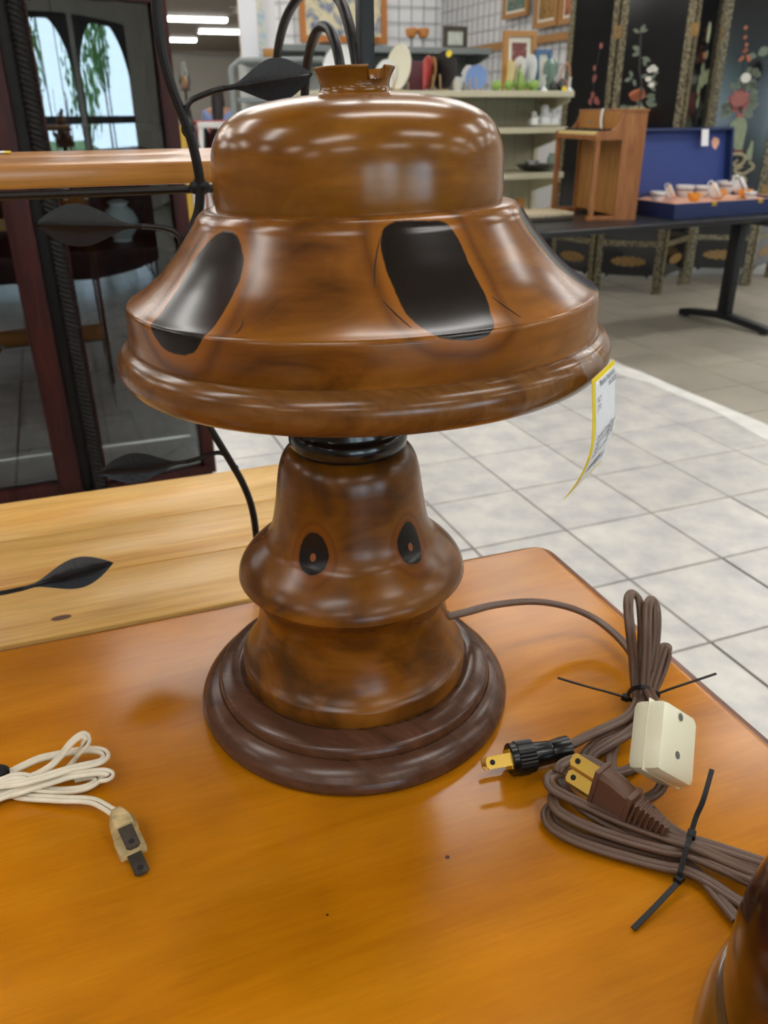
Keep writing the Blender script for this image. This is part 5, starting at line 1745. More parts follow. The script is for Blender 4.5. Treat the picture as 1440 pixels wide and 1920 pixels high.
def lf(k, px, py, ang, ln, m='leaf_inlay', w=.24):
    c0 = inl(k, px, py)
    ln *= MS
    c_, s_ = math.cos(D2R(ang)), math.sin(D2R(ang))
    poly = [(c0[0] + a * c_ - b * s_, c0[1] + a * s_ + b * c_) for a, b in leafpoly(ln, ln * w, 6)]
    inlay(k, poly, m, 'inlay_leaf')
def blob(k, px, py, rx, ry, m, name='inlay_flower', j=.12, d=.006):
    c0 = inl(k, px, py)
    inlay(k, ell(c0[0], c0[1], rx * MS, ry * MS, 14, j), m, name, d)
def stem(k, pts, m='dark_branch', w=1.6):
    a, A, N, L = panels[k]
    P = [at_pl(px, py, a + N * .003, N) for px, py in pts]
    MB().tube(cr_spline(P, 4), w * MS, 6).build('inlay_branch', m, scr)
random.seed(21)
# panel behind the piano: a branch with leaves, a coral flower and a white one
stem(1, [(1195, 215), (1200, 190), (1203, 160), (1199, 130), (1200, 100), (1201, 75), (1202, 62)])
for px, py, an, ln in ((1200, 62, 60, 14), (1199, 62, 150, 12), (1203, 60, 20, 10), (1202, 94, 160, 16), (1201, 98, 200, 14), (1203, 108, -20, 16), (1206, 112, -60, 12), (1186, 145, 120, 12), (1186, 146, 200, 14), (1188, 148, -70, 12), (1214, 148, 20, 14), (1222, 150, -40, 13), (1212, 160, 10, 18), (1220, 158, -50, 14), (1208, 170, 150, 10), (1210, 182, 10, 16), (1216, 180, -30, 14), (1212, 195, -5, 18), (1206, 198, 150, 14), (1188, 200, 200, 18), (1178, 203, 170, 16), (1192, 192, 40, 14), (1210, 193, 20, 14), (1224, 138, 10, 10), (1215, 140, 200, 12)):
    lf(1, px, py, an, ln)
blob(1, 1195, 178, 13, 9, 'coral')
blob(1, 1191, 182, 7, 6, 'coral')
blob(1, 1202, 176, 7, 6, 'coral')
for px, py in ((1224, 127), (1219, 131), (1228, 130), (1216, 148), (1222, 159)):
    blob(1, px, py, 5, 4, 'shell_white')
blob(1, 1195, 206, 14, 6, 'soapstone', 'inlay_stone')
# left panel
stem(0, [(1108, 205), (1113, 170), (1118, 130), (1126, 90)], w=1.0)
for px, py, r in ((1112, 178, 4), (1116, 146, 4), (1115, 150, 3), (1128, 86, 3.4), (1118, 188, 4), (1108, 190, 4), (1116, 128, 3), (1122, 192, 3)):
    blob(0, px, py, r, r * 1.3, 'rose')
# narrow panel between
stem(2, [(1305, 235), (1310, 190), (1316, 150), (1322, 105), (1326, 80)], w=1.0)
for px, py, an, ln in ((1316, 155, 70, 20), (1318, 150, 110, 20), (1322, 148, 60, 18), (1312, 160, 120, 18), (1320, 158, 40, 16), (1314, 145, 80, 24), (1305, 205, 80, 22), (1308, 180, 100, 20), (1321, 112, 60, 16)):
    lf(2, px, py, an, ln, 'jade', .3)
blob(2, 1328, 62, 5, 15, 'jade_pale')
blob(2, 1316, 150, 8, 12, 'jade')
blob(2, 1319, 104, 3.5, 5, 'coral')
# right panel: vase of flowers on a root stand
def ppoly(k, pts, m, name, d=.008):
    inlay(k, [inl(k, *p) for p in pts], m, name, d)
ppoly(3, [(1377, 281), (1373, 262), (1368, 245), (1369, 232), (1376, 224), (1381, 220), (1393, 220), (1399, 226), (1400, 240), (1396, 258), (1391, 281)][::-1], 'jade', 'inlay_vase')
ppoly(3, [(1381, 221), (1382, 213), (1395, 213), (1393, 221)][::-1], 'rose', 'inlay_vase_neck')
ppoly(3, [(1375, 289), (1376, 280), (1392, 280), (1392, 289)][::-1], 'red_stone', 'inlay_vase_foot')
for pts, w in (([(1362, 300), (1366, 292), (1378, 289), (1392, 290), (1396, 298), (1390, 308), (1380, 312), (1378, 322), (1392, 326), (1404, 320), (1412, 312), (1404, 304)], 3.0), ([(1364, 300), (1362, 318), (1366, 330), (1376, 336), (1388, 338), (1398, 332)], 3.0), ([(1372, 330), (1382, 334), (1392, 342), (1400, 336)], 2.6), ([(1384, 300), (1376, 306), (1382, 316), (1392, 312)], 2.4)):
    stem(3, pts, 'soapstone', w)
ppoly(3, [(1398, 300), (1399, 286), (1404, 276), (1408, 263), (1412, 266), (1411, 280), (1408, 300)][::-1], 'jade', 'inlay_vase')
for an in range(0, 360, 40):
    lf(3, 1385, 190, an, 20, 'rose', .42)
blob(3, 1385, 186, 15, 12, 'rose', d=.009)
for px, py, an, ln in ((1372, 210, 200, 20), (1376, 206, 170, 24), (1392, 206, -30, 22), (1398, 200, 10, 22), (1400, 190, 20, 18), (1405, 180, 30, 16), (1396, 172, 60, 18), (1402, 165, 20, 16), (1404, 150, -40, 18), (1408, 140, 40, 14), (1412, 128, 200, 12), (1414, 135, -30, 14), (1378, 168, 130, 14), (1368, 196, 190, 16), (1420, 103, 30, 20), (1418, 106, 170, 14), (1390, 160, 100, 16), (1384, 168, 80, 16)):
    lf(3, px, py, an, ln, 'leaf_inlay', .38)
stem(3, [(1388, 215), (1394, 180), (1402, 150), (1412, 125), (1420, 105)], w=1.2)
stem(3, [(1386, 212), (1390, 170), (1394, 120), (1396, 80), (1398, 55)], w=1.0)
blob(3, 1398, 146, 8.5, 8, 'shell_white', d=.008, j=.04)
for px, py in ((1398, 52), (1397, 70), (1399, 84), (1396, 96), (1402, 106), (1392, 108), (1388, 112), (1404, 112), (1398, 94)):
    blob(3, px, py, 3.2, 3, 'coral')
lf(4, 1450, 150, 90, 30); blob(4, 1452, 120, 12, 10, 'rose')

# ---- low black table with a T leg
BZ = .60
mat('black_laminate', C(28, 29, 34), 0.35, spec=0.5)
mat('black_metal', C(20, 23, 30), 0.4)
BA = D2R(23.7)
BU, BV = V((math.cos(BA), math.sin(BA), 0)), V((-math.sin(BA), math.cos(BA), 0))
bc0 = at_z(1004, 437, BZ)                          # front left corner
btab = thing('black_table', 'black table with T-shaped metal legs in front of the folding screen', 'table', (bc0.x, bc0.y, 0))
BTL, BTW = 1.75, .66
def bring(off, z, r=.06):
    out = []
    for cx, cy, a0 in ((BTL, BTW, 0), (0, BTW, 90), (0, 0, 180), (BTL, 0, 270)):
        sx, sy = (1 if cx else -1), (1 if cy else -1)
        for i in range(7):
            a = D2R(a0 + 15 * i)
            R_ = r + off
            out.append(bc0 + BU * (cx + off * sx - sx * R_ + R_ * math.cos(a)) + BV * (cy + off * sy - sy * R_ + R_ * math.sin(a)) + UPZ * z)
    return out
loft([bring(-.006, -.028), bring(0, -.024), bring(0, -.004), bring(-.004, 0)]).build('tabletop', 'black_laminate', btab)
lg = at_z(1356, 598, .03)
la = (lg - bc0).dot(BU)
FU = (at_z(1435, 622, 0) - at_z(1275, 583, 0)); FU.z = 0; FU.normalize()
for aa in (la, .28):
    base = bc0 + BU * aa + BV * (BTW / 2)
    base.z = 0
    if aa == la:
        base = V((lg.x, lg.y, 0))
    MB().box(base + UPZ * (BZ / 2 + .0), (.05, .075, BZ - .06), axes(BA), .006).build('leg', 'black_metal', btab)
    b = MB()
    P = [base - FU * .30 + UPZ * .022, base - FU * .24 + UPZ * .032, base - FU * .06 + UPZ * .05, base + UPZ * .056, base + FU * .06 + UPZ * .05, base + FU * .25 + UPZ * .032, base + FU * .31 + UPZ * .022]
    b.sweep(P, [(-.026, -.02), (.026, -.02), (.03, 0), (.024, .014), (-.024, .014), (-.03, 0)])
    b.build('foot', 'black_metal', btab)
    for sg in (-.27, .27):
        MB().lathe([(0, 0), (.02, 0), (.02, .014), (0, .014)], 12, base + FU * sg).build('glide', 'black_metal', btab)
    MB().box(base + UPZ * (BZ - .038), (.06, .46, .018), axes(BA), .003).build('top_bracket', 'black_metal', btab)

# ---- toy piano
wood('piano_wood', [(0.25, C(128, 78, 40)), (0.5, C(152, 96, 52)), (0.75, C(168, 112, 64))], (20, 20, 4), 0, 1.5, 0.4, 0.15, (80, 80, 10), 1.0, 0.12, 0.8)
wood('piano_front', [(0.25, C(146, 96, 44)), (0.5, C(170, 116, 58)), (0.75, C(182, 128, 68))], (20, 20, 4), 0, 1.5, 0.4, 0.15, (80, 80, 10), 1.0, 0.12, 0.8)
mat('key_cream', C(228, 206, 140), 0.35)
PA = D2R(12)
PD, PW = V((math.cos(PA), math.sin(PA), 0)), V((-math.sin(PA), math.cos(PA), 0))   # PD front to back, PW right cheek to left
pr0 = at_z(1107, 415, BZ)                          # foot of the near front leg
piano = thing('toy_piano', 'small brown wooden toy piano standing on the black table', 'toy piano', pr0)
def pp(d, w, z):
    return pr0 + PD * d + PW * w + UPZ * z
def pbox(name, d0, d1, w0, w1, z0, z1, m, bev=.002, par=None):
    return MB().box(pp((d0 + d1) / 2, (w0 + w1) / 2, (z0 + z1) / 2), (d1 - d0, w1 - w0, z1 - z0), axes(PA), bev).build(name, m, par or piano, smooth=False)
W = .50
ptop = at_Y(1180, 209, pp(.2, 0, 0).y).z - BZ      # height of the lid
pk = at_Y(1112, 263, pp(0, 0, 0).y).z - BZ         # underside height of the key bed at the front
BD0, BD1 = .125, .245
for w0 in (0, W - .014):                           # cheeks with the scooped arm
    poly = [(BD1, 0), (BD1, ptop), (BD0 - .005, ptop), (BD0 - .016, ptop - .04), (BD0 - .036, ptop - .068), (BD0 - .06, ptop - .082), (-.004, ptop - .086), (-.012, ptop - .096), (-.012, pk), (BD0, pk), (BD0, 0)]
    MB().prism(poly, pp(0, w0, 0), PD, UPZ, PW, .014).build('cheek', 'piano_wood', piano, smooth=False)
pbox('lid', BD0 - .008, BD1 + .006, -.006, W + .006, ptop, ptop + .012, 'piano_wood')
pbox('front_panel', BD0 + .012, BD0 + .022, .014, W - .014, 0.02, pk, 'piano_front')
pbox('music_panel', BD0 - .01, BD0, .014, W - .014, pk + .03, ptop, 'piano_front')
pbox('back_panel', BD1 - .01, BD1, .014, W - .014, 0, ptop, 'piano_wood')
pbox('key_bed', -.012, BD0, .014, W - .014, pk, pk + .022, 'piano_wood')
nk = 15
kw = (W - .04) / nk
for i in range(nk):
    pbox('white_key', -.004, BD0 - .03, .02 + i * kw + .001, .02 + (i + 1) * kw - .001, pk + .0225, pk + .036, 'key_cream', .001)
    if i % 7 not in (2, 6):
        pbox('black_key', .035, BD0 - .03, .02 + (i + 1) * kw - .006, .02 + (i + 1) * kw + .006, pk + .0362, pk + .048, 'black_glaze', .001)
for w0 in (.004, W - .028):
    pbox('leg', -.008, .016, w0, w0 + .024, .022, pk, 'piano_wood', .003)
    pbox('foot_rail', -.022, BD0, w0 - .002, w0 + .026, 0, .022, 'piano_wood', .003)
lt = at_pl(1130, 215, pp(BD0 - .012, 0, 0), PD)
tag_p = thing('price_tag', 'white strip tag draped over the lid of the toy piano', 'price tag', lt)
wv_ = (lt - pp(0, 0, 0)).dot(PW)
S_ = [pp(BD0 + .03, wv_, ptop + .0135), pp(BD0 - .006, wv_, ptop + .0135), pp(BD0 - .0145, wv_, ptop + .006), pp(BD0 - .02, wv_ - .004, ptop - .04), pp(BD0 - .016, wv_ - .012, ptop - .085)]
b = MB()
for p in cr_spline(S_, 5):
    b.v += [p - PW * .012, p + PW * .012]
n = len(b.v) // 2
b.f = [(2 * i, 2 * i + 1, 2 * i + 3, 2 * i + 2) for i in range(n - 1)]
b.build('strip', 'tag_white', tag_p)
pb_ = at_pl(1106, 229, pp(BD0 - .0105, 0, 0), PD)
MB().box(pb_, (.0015, .05, .01), axes(PA)).build('name_badge', 'screw_steel', piano, smooth=False)

# ---- blue presentation box with cups
mat('box_blue', C(30, 48, 92), 0.55)
mat('box_lining_blue', C(44, 64, 130), 0.6)
mat('silk_pink', C(228, 176, 150), 0.45)
mat('silk_orange', C(238, 160, 60), 0.45)
GA = D2R(24)
GU, GV = V((math.cos(GA), math.sin(GA), 0)), V((-math.sin(GA), math.cos(GA), 0))
g0 = at_z(1263, 412, BZ)
bh = at_Y(1267, 383, g0.y).z - BZ
GLn, GDp = .76, .44
box = thing('presentation_box', 'open blue presentation box with raised lid and pink silk lining', 'box', g0)
def gp(a, d, z):
    return g0 + GU * a + GV * d + UPZ * z
def gbox(name, a0, a1, d0, d1, z0, z1, m, bev=.003, par=None):
    return MB().box(gp((a0 + a1) / 2, (d0 + d1) / 2, (z0 + z1) / 2), (a1 - a0, d1 - d0, z1 - z0), axes(GA), bev).build(name, m, par or box, smooth=False)
gbox('tray_bottom', 0, GLn, 0, GDp, 0, .012, 'box_blue')
for a0, a1, d0, d1 in ((0, GLn, 0, .012), (0, GLn, GDp - .012, GDp), (0, .012, .012, GDp - .012), (GLn - .012, GLn, .012, GDp - .012)):
    gbox('tray_side', a0, a1, d0, d1, .012, bh, 'box_blue', .002)
    e = .001
for a0, a1, d0, d1 in ((0, GLn, 0, .012), (0, .012, .012, GDp - .012), (GLn - .012, GLn, .012, GDp - .012)):
    gbox('lining_edge', a0 + .001, a1 - .001, d0 + .001, d1 - .001 if d1 < .02 else d1, bh, bh + .002, 'silk_pink', .0005)
# quilted silk cushion
b = MB()
nx, ny = 32, 18
for i in range(nx + 1):
    for j in range(ny + 1):
        a, d = .012 + (GLn - .024) * i / nx, .012 + (GDp - .024) * j / ny
        b.v.append(gp(a, d, bh - .014 + .010 * abs(math.sin(a * 26)) * abs(math.sin(d * 26))))
for i in range(nx):
    for j in range(ny):
        p = i * (ny + 1) + j
        b.f.append((p, p + 1, p + ny + 2, p + ny + 1))
b.build('silk_cushion', 'silk_pink', box)
# lid: hinged along the back, leaning slightly away
LT = D2R(9)
LUp = UPZ * math.cos(LT) + GV * math.sin(LT)
LN = -(GV * math.cos(LT) - UPZ * math.sin(LT))
lidh = .335
lo_ = gp(0, GDp, bh)
MB().prism([(0, 0), (GLn, 0), (GLn, lidh), (0, lidh)], lo_ - LN * .0, GU, LUp, -LN, .012).build('lid', 'box_blue', box, smooth=False)
MB().prism([(.014, .014), (GLn - .014, .014), (GLn - .014, lidh - .014), (.014, lidh - .014)], lo_, GU, LUp, LN, .004).build('lid_lining', 'box_lining_blue', box, smooth=False)
for q in ([(0, 0), (.014, 0), (.014, lidh), (0, lidh)], [(GLn - .014, 0), (GLn, 0), (GLn, lidh), (GLn - .014, lidh)], [(.014, lidh - .014), (GLn - .014, lidh - .014), (GLn - .014, lidh), (.014, lidh)]):
    MB().prism(q, lo_, GU, LUp, LN, .05).build('lid_side', 'box_blue', box, smooth=False)
MB().tube([gp(.03, GDp - .10, bh + .004), lo_ + GU * .03 + LUp * .22 + LN * .03], .005, 6).build('stay', 'stand_wood', box)
for a in (.24, .56):
    gbox('clasp', a, a + .03, -.004, .0, bh - .02, bh + .002, 'brass', .001)
p = at_pl(1322, 258, lo_ + LN * .052, LN)
ltag = thing('price_tag', 'white tag hanging inside the raised lid of the blue box', 'price tag', p)
MB().box(p, (.05, .002, .085), frame3(GU, LUp), .0005).build('card', 'tag_white', ltag, smooth=False)
q = at_pl(1341, 268, lo_ + LN * .0055, LN)
MB().prism(ell(0, 0, .026, .03, 9, .2), q, GU, LUp, LN, .001).build('printed_sticker', 'silk_pink', box, smooth=False)
cups = [(1232, 372, 1.0, 0, 'small pale cup nearest the left edge of the blue box'), (1246, 370, .9, 1, 'cup lying second from the left in the blue box'), (1282, 364, 1.25, 0, 'large white cup with dark pattern left of the middle of the box'), (1300, 372, .85, 2, 'orange-patterned cup at the front of the blue box'), (1316, 362, 1.1, 0, 'white cup in the middle of the blue box'), (1327, 371, 1.05, 1, 'white cup on its side at the front of the box'), (1350, 356, 1.35, 0, 'largest white cup toward the back of the box'), (1346, 367, .9, 2, 'orange-patterned cup right of the middle of the box'), (1374, 364, 1.2, 1, 'white cup on its side right of the largest cup'), (1396, 366, .9, 2, 'orange cup near the right end in view'), (1405, 368, .8, 0, 'small white cup at the right of the box in view'), (1366, 354, .6, 0, 'tiny pale green cup at the back of the box')]
mat('cup_pattern', C(90, 60, 80), 0.4)
mat('cup_green', C(190, 206, 180), 0.4)
for k, (px, py, s, kind, lab) in enumerate(cups):
    p = at_z(px, py + 6, BZ + bh - .006)
    # keep the cup inside the tray
    a, d = (p - g0).dot(GU), (p - g0).dot(GV)
    a, d = min(max(a, .05), GLn - .05), min(max(d, .05), GDp - .06)
    p = gp(a, d, bh - .006)
    r = .040 * s
    t = thing('porcelain_cup', lab, 'cup', p, 'cups in the blue box')
    ax = UPZ if kind != 1 else (GU * .6 - GV * .5 + UPZ * .45).normalized()
    R = frame3(ax.orthogonal(), ax)
    cen = p + UPZ * (0 if kind != 1 else r * .8)
    pr = [(0, 0), (.5, 0), (.55, .1), (.9, .5), (1.0, 1.0), (1.02, 1.25), (.96, 1.25), (.85, .55), (.5, .15), (0, .12)]
    b = MB()
    n = 20
    for q_, h in pr:
        for j in range(n):
            an = 2 * PI * j / n
            b.v.append(cen + R @ V((q_ * r * math.cos(an), q_ * r * math.sin(an), h * r)))
    for i in range(len(pr) - 1):
        for j in range(n):
            u_, w_ = i * n + j, i * n + (j + 1) % n
            b.f.append((u_, w_, w_ + n, u_ + n))
    b.build('bowl', 'silk_orange' if kind == 2 else ('cup_green' if s < .7 else 'porcelain'), t)
    MB().tube([cen + R @ V((1.0 * r * math.cos(x_), 1.0 * r * math.sin(x_), .82 * r)) for x_ in [2 * PI * i / 16 for i in range(17)]], r * .07, 5, caps=False).build('painted_band', 'cup_pattern' if k % 2 == 0 else 'silk_orange', t)
    MB().tube(cr_spline([cen + R @ V((.9 * r, 0, .95 * r)), cen + R @ V((1.5 * r, 0, .9 * r)), cen + R @ V((1.45 * r, 0, .45 * r)), cen + R @ V((.75 * r, 0, .35 * r))], 4), r * .09, 6).build('handle', 'porcelain', t)
# ---- woven tray on the black table
wood('woven', [(0.3, C(150, 128, 92)), (0.5, C(200, 186, 156)), (0.7, C(222, 212, 188))], (40, 40, 40), 0, 2, 0.7, 0, (200, 200, 200), 1, 0.3, 2)
tz = [at_z(px, py, BZ) for px, py in ((984, 419), (1050, 414), (1030, 404), (970, 406))]
cen = (tz[0] + tz[1] + tz[2] + tz[3]) / 4
tw = thing('woven_tray', 'flat woven tray with a dark patterned edge left of the toy piano', 'tray', cen)
MB().box(cen + UPZ * .012, (.27, .24, .024), axes(BA), .006).build('tray_base', 'frame_dark', tw, smooth=False)
MB().box(cen + UPZ * .027, (.245, .215, .008), axes(BA), .003).build('woven_mat', 'woven', tw, smooth=False)
for s in (-1, 1):
    MB().box(cen + BU * (s * .128) + UPZ * .03, (.014, .24, .018), axes(BA), .004).build('tray_rim', 'woven', tw, smooth=False)
    MB().box(cen + BV * (s * .113) + UPZ * .03, (.243, .014, .018), axes(BA), .004).build('tray_rim', 'woven', tw, smooth=False)

# ================================================================== LEFT BACKGROUND
# grey shelf unit with a rounded top, canvases on it
UY = 5.4
ua = at_Y(427, 115, UY); ua.z = 0
zU = at_Y(470, 110, UY).z
mat('unit_white', C(206, 208, 204), 0.55)
un = thing('grey_shelf_unit', 'grey metal shelf unit with a sloped top corner behind the highest iron leaf', 'shelving', ua)
UW = .62
XH = V((1, 0, 0)); YH = V((0, 1, 0))
for s0 in (0, UW - .03):
    MB().box(ua + XH * (s0 + .015) + UPZ * ((zU - .05) / 2), (.03, .035, zU - .05), None, .003).build('upright', 'grey_metal', un, smooth=False)
MB().tube([ua + XH * .015 + UPZ * (zU - .05), ua + XH * .07 + UPZ * (zU - .008), ua + XH * (UW - .07) + UPZ * (zU - .008), ua + XH * (UW - .015) + UPZ * (zU - .05)], .016, 8).build('top_frame', 'grey_metal', un)
MB().box(ua + XH * (UW / 2) + YH * .2 + UPZ * (zU - .012), (UW - .10, .4, .02), None, .003).build('top_shelf', 'grey_metal', un, smooth=False)
MB().box(ua + XH * (UW / 2) + YH * .4 + UPZ * (zU / 2), (UW, .015, zU - .02), None).build('back_panel', 'unit_white', un, smooth=False)
for z in (at_Y(470, 187, UY).z, .78, .45, .12):
    MB().box(ua + XH * (UW / 2) + YH * .2 + UPZ * z, (UW - .06, .38, .025), None, .003).build('shelf', 'grey_metal', un, smooth=False)
mat('canvas_white', C(224, 224, 230), 0.75)
mat('canvas_edge', C(196, 158, 116), 0.7)
paint_mat('art_blueish', [C(210, 222, 232), C(150, 190, 216), C(224, 222, 208), C(170, 190, 150)], 7)
cz = at_Y(470, 108, UY + .1).z
for k, (px0, px1, yw, m_, lab) in enumerate(((452, 486, .16, 'canvas_white', 'blank white canvas standing on the grey shelf unit, leftmost'), (478, 500, .24, 'art_blueish', 'blue and cream painted canvas second on the grey shelf unit'), (492, 520, .31, 'canvas_white', 'pale canvas on the grey shelf unit nearest the iron hoop'))):
    p, q = at_Y(px0, 100, UY + yw), at_Y(px1, 100, UY + yw + .03)
    t = thing('stretched_canvas', lab, 'canvas', V((p.x, p.y, zU)), 'canvases on the shelf unit')
    A = V((q.x - p.x, q.y - p.y, 0)); Wd = A.length; A.normalize()
    B = (UPZ + YH * .03).normalized()
    N = A.cross(B).normalized()
    if N.y > 0: N = -N
    O = V((p.x, p.y, zU + .002))
    MB().prism([(0, 0), (Wd, 0), (Wd, .62), (0, .62)], O, A, B, -N, .03).build('stretcher', 'canvas_edge', t, smooth=False)
    MB().prism([(.001, .001), (Wd - .001, .001), (Wd - .001, .619), (.001, .619)], O, A, B, N, .003).build('canvas_face', m_, t, smooth=False)
p = at_Y(508, 104, UY + .06)
tag(MB().box(V((p.x, p.y, zU + .028)), (.085, .06, .05), None, .004).build('wooden_box', 'frame_gold'), 'small orange-brown wooden box on the grey shelf unit before the canvases', 'box')
# red counter, white stand, jars, seated person
mat('counter_red', C(150, 26, 28), 0.5)
mat('paint_white', C(230, 230, 226), 0.5)
mat('jar_black', C(24, 22, 26), 0.3)
mat('yellow_board', C(206, 168, 56), 0.6)
RY = 9.4
ra, rb_ = at_Y(366, 226, RY), at_Y(470, 226, RY)
rc = thing('red_counter', 'bright red shop counter far behind the left of the lamp', 'counter', ((ra.x + rb_.x) / 2, RY, 0))
zr = ra.z
MB().box(((ra.x + rb_.x) / 2, RY + .25, zr / 2 - .02), (rb_.x - ra.x, .5, zr - .04), None, .01).build('body', 'counter_red', rc, smooth=False)
MB().box(((ra.x + rb_.x) / 2, RY + .25, zr - .02), (rb_.x - ra.x + .04, .56, .04), None, .008).build('counter_top', 'counter_red', rc, smooth=False)
WY = 8.7
wl_, wr_ = at_Y(376, 240, WY), at_Y(424, 240, WY)
ws = thing('white_stand', 'white wooden stand with splayed legs in front of the red counter', 'stand', ((wl_.x + wr_.x) / 2, WY, 0))
wz = at_Y(400, 234, WY).z
MB().box(((wl_.x + wr_.x) / 2, WY, wz), (wr_.x - wl_.x, .30, .05), None, .006).build('top_bar', 'paint_white', ws, smooth=False)
for sx, xx in ((-1, wl_.x + .03), (1, wr_.x - .03)):
    for sy in (-1, 1):
        MB().sweep([V((xx, WY + sy * .12, wz - .02)), V((xx + sx * .05, WY + sy * .22, 0.0))], [(-.022, -.02), (.022, -.02), (.022, .02), (-.022, .02)], up=V((0, 1, 0))).build('leg', 'paint_white', ws, smooth=False)
sz = at_Y(400, 283, WY).z
MB().box(((wl_.x + wr_.x) / 2, WY, sz), (wr_.x - wl_.x + .02, .34, .025), None, .004).build('shelf', 'paint_white', ws, smooth=False)
for px, lab in ((386, 'black jar on the white stand, left of two'), (408, 'black jar on the white stand, right of two')):
    p = at_Y(px, 270, WY)
    t = thing('black_jar', lab, 'jar', V((p.x, WY - .05, sz + .0125)), 'black jars')
    o = V((p.x, WY - .05, sz + .0125))
    MB().lathe([(0, 0), (.05, 0), (.055, .02), (.055, .15), (.035, .175), (.035, .19), (0, .19)], 18, o).build('jar_body', 'jar_black', t)
    MB().lathe([(0, .19), (.04, .19), (.04, .215), (0, .22)], 18, o).build('lid', 'unit_white', t)
p = at_Y(341, 300, 6.2)
tag(MB().box(V((p.x + .005, 6.2, .515)), (.085, .03, 1.03), Matrix.Rotation(.0, 3, 'Z'), .004).build('yellow_board', 'yellow_board'), 'narrow yellow board standing upright right of the dark cabinet', 'board')
# tall candle stand with a hurricane shade
p = at_Y(351, 200, 8.2); ls = V((p.x, 8.2, 0))
cs = thing('candle_stand', 'tall tripod candle stand with an amber candle in a glass shade', 'candle stand', ls)
zc_ = at_Y(351, 170, 8.2).z
MB().tube([ls + UPZ * .5, ls + UPZ * zc_], .012, 8).build('pole', 'black_metal', cs)
for k in range(3):
    a = 2 * PI * k / 3 + .4
    MB().tube([ls + UPZ * (zc_ - .06), ls + V((.22 * math.cos(a), .22 * math.sin(a), .0))], .010, 8).build('leg', 'black_metal', cs)
MB().lathe([(0, 0), (.045, 0), (.048, .008), (.02, .013), (0, .013)], 20, ls + UPZ * zc_).build('dish', 'black_metal', cs)
MB().lathe([(0, .013), (.023, .013), (.023, .055), (0, .055)], 18, ls + UPZ * zc_).build('candle_base', 'coral', cs)
MB().lathe([(0, .055), (.022, .055), (.022, .115), (0, .118)], 18, ls + UPZ * zc_).build('candle', 'amber_glass', cs)
MB().lathe([(.032, .013), (.05, .065), (.046, .12), (.024, .18), (.02, .23), (.018, .23), (.022, .18), (.044, .12), (.048, .065), (.03, .013)], 20, ls + UPZ * zc_).build('glass_shade', 'clear_glass', cs)
# string of cloth sagging under the far ceiling, sprinkler
pts = [at_z(px, py, 2.45) for px, py in ((300, 86),)]
far = [at_pl(px, py, st(0, 28.88), SV) for px, py in ((296, 98), (322, 101), (350, 104), (380, 106), (410, 107), (436, 106), (470, 103))]
tag(MB().tube(cr_spline(far, 4), .035, 8).build('white_garland', 'paint_white'), 'thin white garland sagging along the far wall below the ceiling lights', 'garland')
p = at_z(444, 13, CEIL)
spk = thing('ceiling_sprinkler', 'tiny white sprinkler head on the ceiling beside the blank canvas', 'sprinkler', V((p.x, p.y, CEIL - .1)))
MB().lathe([(0, -.1), (.08, -.1), (.10, -.07), (.05, -.05), (.03, 0), (0, 0)], 16, V((p.x, p.y, CEIL))).build('sprinkler_head', 'wall_white', spk)
MB().lathe([(0, -.012), (.14, -.01), (.14, 0), (0, 0)], 16, V((p.x, p.y, CEIL))).build('rosette', 'wall_white', spk)
# seated person seen from behind, beyond the red counter
mat('skin', C(196, 150, 124), 0.55)
mat('hair_dark', C(34, 24, 22), 0.5, noise=0.3, nscale=40)
mat('shirt_blue', C(138, 158, 206), 0.8, noise=0.12, nscale=30)
mat('jeans', C(56, 64, 84), 0.8)
PY_ = 12.5
ph = at_Y(406, 167, PY_)
px_ = ph.x
zh = ph.z + .01                                     # top of the head
def skin_obj(name, verts, edges, radii, m, parent, sub=2):
    me = bpy.data.meshes.new(name)
    me.from_pydata(verts, edges, [])
    o = bpy.data.objects.new(name, me)
    COL.objects.link(o)
    sk = o.modifiers.new('skin', 'SKIN')
    for i, r in enumerate(radii):
        me.skin_vertices[0].data[i].radius = r if isinstance(r, tuple) else (r, r)
    me.skin_vertices[0].data[0].use_root = True
    ss = o.modifiers.new('sub', 'SUBSURF')
    ss.levels = ss.render_levels = sub
    dg = bpy.context.evaluated_depsgraph_get()
    m2 = bpy.data.meshes.new_from_object(o.evaluated_get(dg))
    bpy.data.objects.remove(o)
    m2.materials.clear()
    m2.materials.append(MATS[m])
    m2.polygons.foreach_set('use_smooth', [True] * len(m2.polygons))
    return obj(name, m2, parent)
hip = zh - .86
person = thing('person', 'seated person with long dark hair and blue shirt, seen from behind', 'person', (px_, PY_, hip))
def bv(x, y, z):
    return (px_ + x, PY_ + y, hip + z)
vs = [bv(0, 0, .02), bv(0, .01, .2), bv(0, .0, .40), bv(0, .01, .585), bv(0, .02, .645), bv(0, .035, .70), bv(0, .03, .79),
      bv(-.17, .01, .56), bv(-.23, .06, .28), bv(-.16, .27, .17), bv(-.11, .36, .17), bv(.17, .01, .56), bv(.23, .06, .28), bv(.16, .27, .17), bv(.11, .36, .17),
      bv(-.10, .02, .0), bv(-.13, .42, .03), bv(-.13, .44, -.40), bv(-.13, .54, -.43), bv(.10, .02, .0), bv(.13, .42, .03), bv(.13, .44, -.40), bv(.13, .54, -.43)]
es = [(0, 1), (1, 2), (2, 3), (3, 4), (4, 5), (5, 6), (3, 7), (7, 8), (8, 9), (9, 10), (3, 11), (11, 12), (12, 13), (13, 14), (0, 15), (15, 16), (16, 17), (17, 18), (0, 19), (19, 20), (20, 21), (21, 22)]
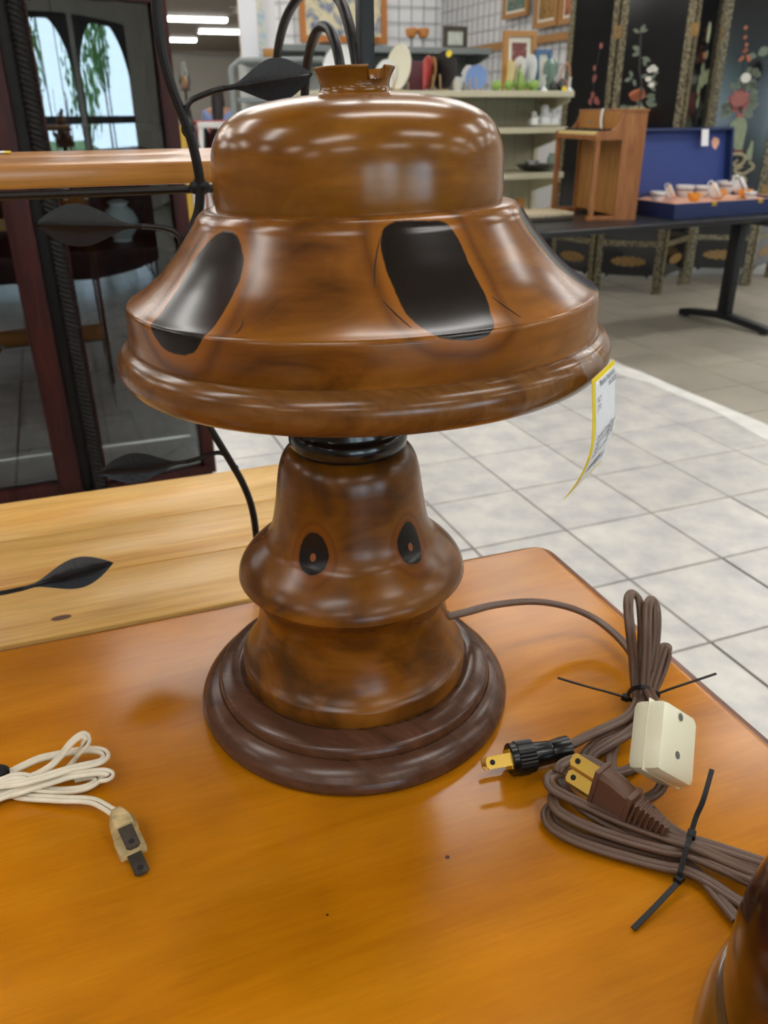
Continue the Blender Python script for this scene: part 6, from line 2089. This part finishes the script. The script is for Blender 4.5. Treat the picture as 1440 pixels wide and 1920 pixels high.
rs = [(.15, .11), (.13, .10), (.145, .10), (.10, .07), .05, (.075, .085), (.06, .075), .06, .045, .036, .028, .06, .045, .036, .028, .085, .065, .045, .035, .085, .065, .045, .035]
body = skin_obj('body', vs, es, rs, 'skin', person)
sv_ = [bv(0, 0, .0), bv(0, .01, .2), bv(0, .0, .40), bv(0, .01, .58), bv(-.17, .01, .555), bv(-.225, .05, .32), bv(.17, .01, .555), bv(.225, .05, .32)]
skin_obj('shirt', sv_, [(0, 1), (1, 2), (2, 3), (3, 4), (4, 5), (3, 6), (6, 7)], [(.17, .13), (.15, .12), (.165, .12), (.115, .085), .075, .06, .075, .06], 'shirt_blue', person)
skin_obj('trousers', [bv(0, 0, 0), bv(-.10, .02, 0), bv(-.13, .42, .03), bv(-.13, .44, -.36), bv(.10, .02, 0), bv(.13, .42, .03), bv(.13, .44, -.36)], [(0, 1), (1, 2), (2, 3), (0, 4), (4, 5), (5, 6)], [(.165, .125), .10, .078, .06, .10, .078, .06], 'jeans', person)
hb = MB()
n = 20
for t_, rx, ry, yo in ((.86, .005, .005, .02), (.85, .05, .06, .02), (.82, .085, .10, .02), (.77, .10, .115, .015), (.70, .10, .105, .005), (.62, .105, .09, -.02), (.54, .095, .075, -.06), (.46, .08, .055, -.085), (.40, .06, .04, -.095), (.37, .015, .015, -.095)):
    for j in range(n):
        a = 2 * PI * j / n
        w_ = 1 + .06 * math.sin(a * 7 + t_ * 30)
        y = math.sin(a) * ry * w_ + yo
        hb.v.append(V(bv(math.cos(a) * rx * .86 * w_, min(y, .055 if .55 < t_ < .80 else y), t_)))
for i in range(9):
    for j in range(n):
        p, q = i * n + j, i * n + (j + 1) % n
        hb.f.append((p, q, q + n, p + n))
hb.build('hair', 'hair_dark', person)
st_ = thing('office_chair', 'black chair under the seated person beyond the red counter', 'chair', (px_, PY_, 0))
sz0 = hip - .125
MB().box((px_, PY_ + .1, sz0 - .03), (.46, .46, .06), None, .02).build('seat', 'black_metal', st_)
bw = MB()
bw.box((px_, PY_ - .17, sz0 + .24), (.40, .05, .20), None, .02)
bw.build('backrest', 'black_metal', st_)
MB().box((px_, PY_ - .16, sz0 + .06), (.06, .03, .22), None, .006).build('back_support', 'black_metal', st_)
MB().tube([V((px_, PY_ + .08, .08)), V((px_, PY_ + .08, sz0 - .05))], .03, 10).build('column', 'black_metal', st_)
for k in range(5):
    a = 2 * PI * k / 5
    MB().tube([V((px_, PY_ + .08, .09)), V((px_ + .26 * math.cos(a), PY_ + .08 + .26 * math.sin(a), .03))], [.022, .016], 8).build('leg', 'black_metal', st_)
